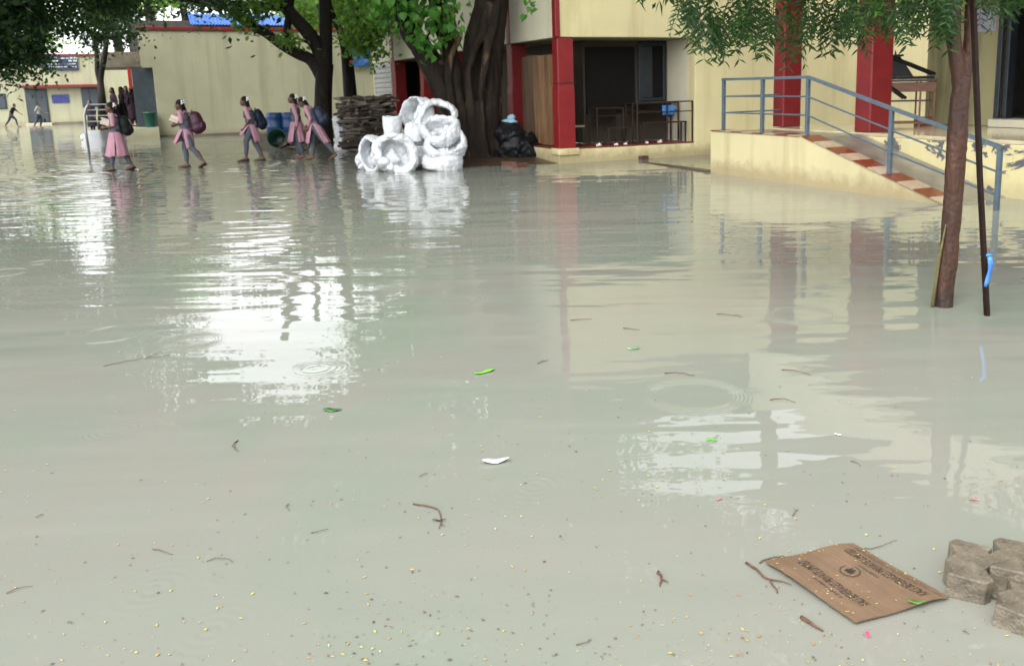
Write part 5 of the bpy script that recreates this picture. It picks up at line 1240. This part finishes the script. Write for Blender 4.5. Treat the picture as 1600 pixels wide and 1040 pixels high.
flat('wet_leaf', 1432, 940, .055, .020, rad(-8), simple('wet_green_leaf', (.09, .24, .03), .4, .3, 14, .001), 'fresh green leaf stuck to the cardboard edge', 'leaf', .003, z=.024)
flat('plastic_scrap', 428, 226, .22, .05, 0, m_white, 'white plastic scrap afloat by the wading girls', 'scrap', .01, 'strip')
# leaf flecks: thousands of tiny leaflets, petals and seeds nobody could count
def flecks(name, n, mat, label, smin, smax, seed, dens):
    r = random.Random(seed); V = []; Fc = []; k = 0
    while k < n:
        px, py = r.uniform(-20, 1620), 300 + 760*r.random()**.6
        if r.random() > dens(px, py): continue
        c = G(px, py, .003)
        if r.random() > .28 + 1.0*max(0, mnoise.noise(Vector((c.x*1.1, c.y*1.6, seed*5)))+.12): continue
        L_ = smin + (smax-smin)*r.random()**2.6; wv = L_*r.uniform(.22, .65); a = r.uniform(0, 6.28); ca2, sa2 = math.cos(a), math.sin(a); b = len(V)
        for (x, y, z) in ((-L_/2, 0, 0), (-.05*L_, -wv/2, .0012), (L_/2, 0, .0004), (0, wv/2, .0016), (0, 0, .0024)):
            V.append((c.x+x*ca2-y*sa2, c.y+x*sa2+y*ca2, c.z+z))
        Fc += [(b, b+1, b+4), (b+1, b+2, b+4), (b+2, b+3, b+4), (b+3, b, b+4)]; k += 1
    me = bpy.data.meshes.new(name); me.from_pydata(V, [], Fc); me.update()
    tag(obj(name, me, mat), label, 'leaf litter', kind='stuff')
def litmat(name, stops):
    m, t, p = nodes_of(name); g = N(t, 'ShaderNodeNewGeometry'); c = ramp(t, g.outputs['Random Per Island'], stops)
    t.links.new(c, p.inputs['Base Color']); p.inputs['Roughness'].default_value = .5; return m
dn = lambda x, y: .25 + .55*min(1, max(0, (y-500)/500)) + .25*(x > 500)
flecks('yellow_leaf_flecks', 760, litmat('yellow_flecks', [(0, (.42, .30, .03)), (.4, (.36, .32, .10)), (.7, (.30, .13, .025)), (1, (.42, .38, .18))]), 'tiny yellow and orange leaflets scattered over the water', .005, .020, 1, dn)
flecks('dark_leaf_flecks', 950, litmat('dark_flecks', [(0, (.03, .022, .015)), (.5, (.13, .05, .02)), (.8, (.22, .09, .04)), (1, (.05, .07, .02))]), 'tiny dark brown seeds and leaf bits scattered over the water', .0035, .017, 2, dn)
# a few leaflets lying on the cardboard
V = MB(); r = random.Random(9)
for k in range(60):
    a, b = r.random(), r.random(); q = bil(a, b); L_ = r.uniform(.006, .013); an = r.uniform(0, 6.28); z = ch(a, b)+.003
    V.add([(q.x-L_/2*math.cos(an), q.y-L_/2*math.sin(an), z), (q.x+L_/5*math.sin(an), q.y-L_/5*math.cos(an), z+.001), (q.x+L_/2*math.cos(an), q.y+L_/2*math.sin(an), z), (q.x-L_/5*math.sin(an), q.y+L_/5*math.cos(an), z+.001)], [(0,1,2,3)])
tag(V.build('leaf_litter', bpy.data.materials['yellow_flecks'], CB), kind='stuff')

bpy.data.scenes.remove(SCR)
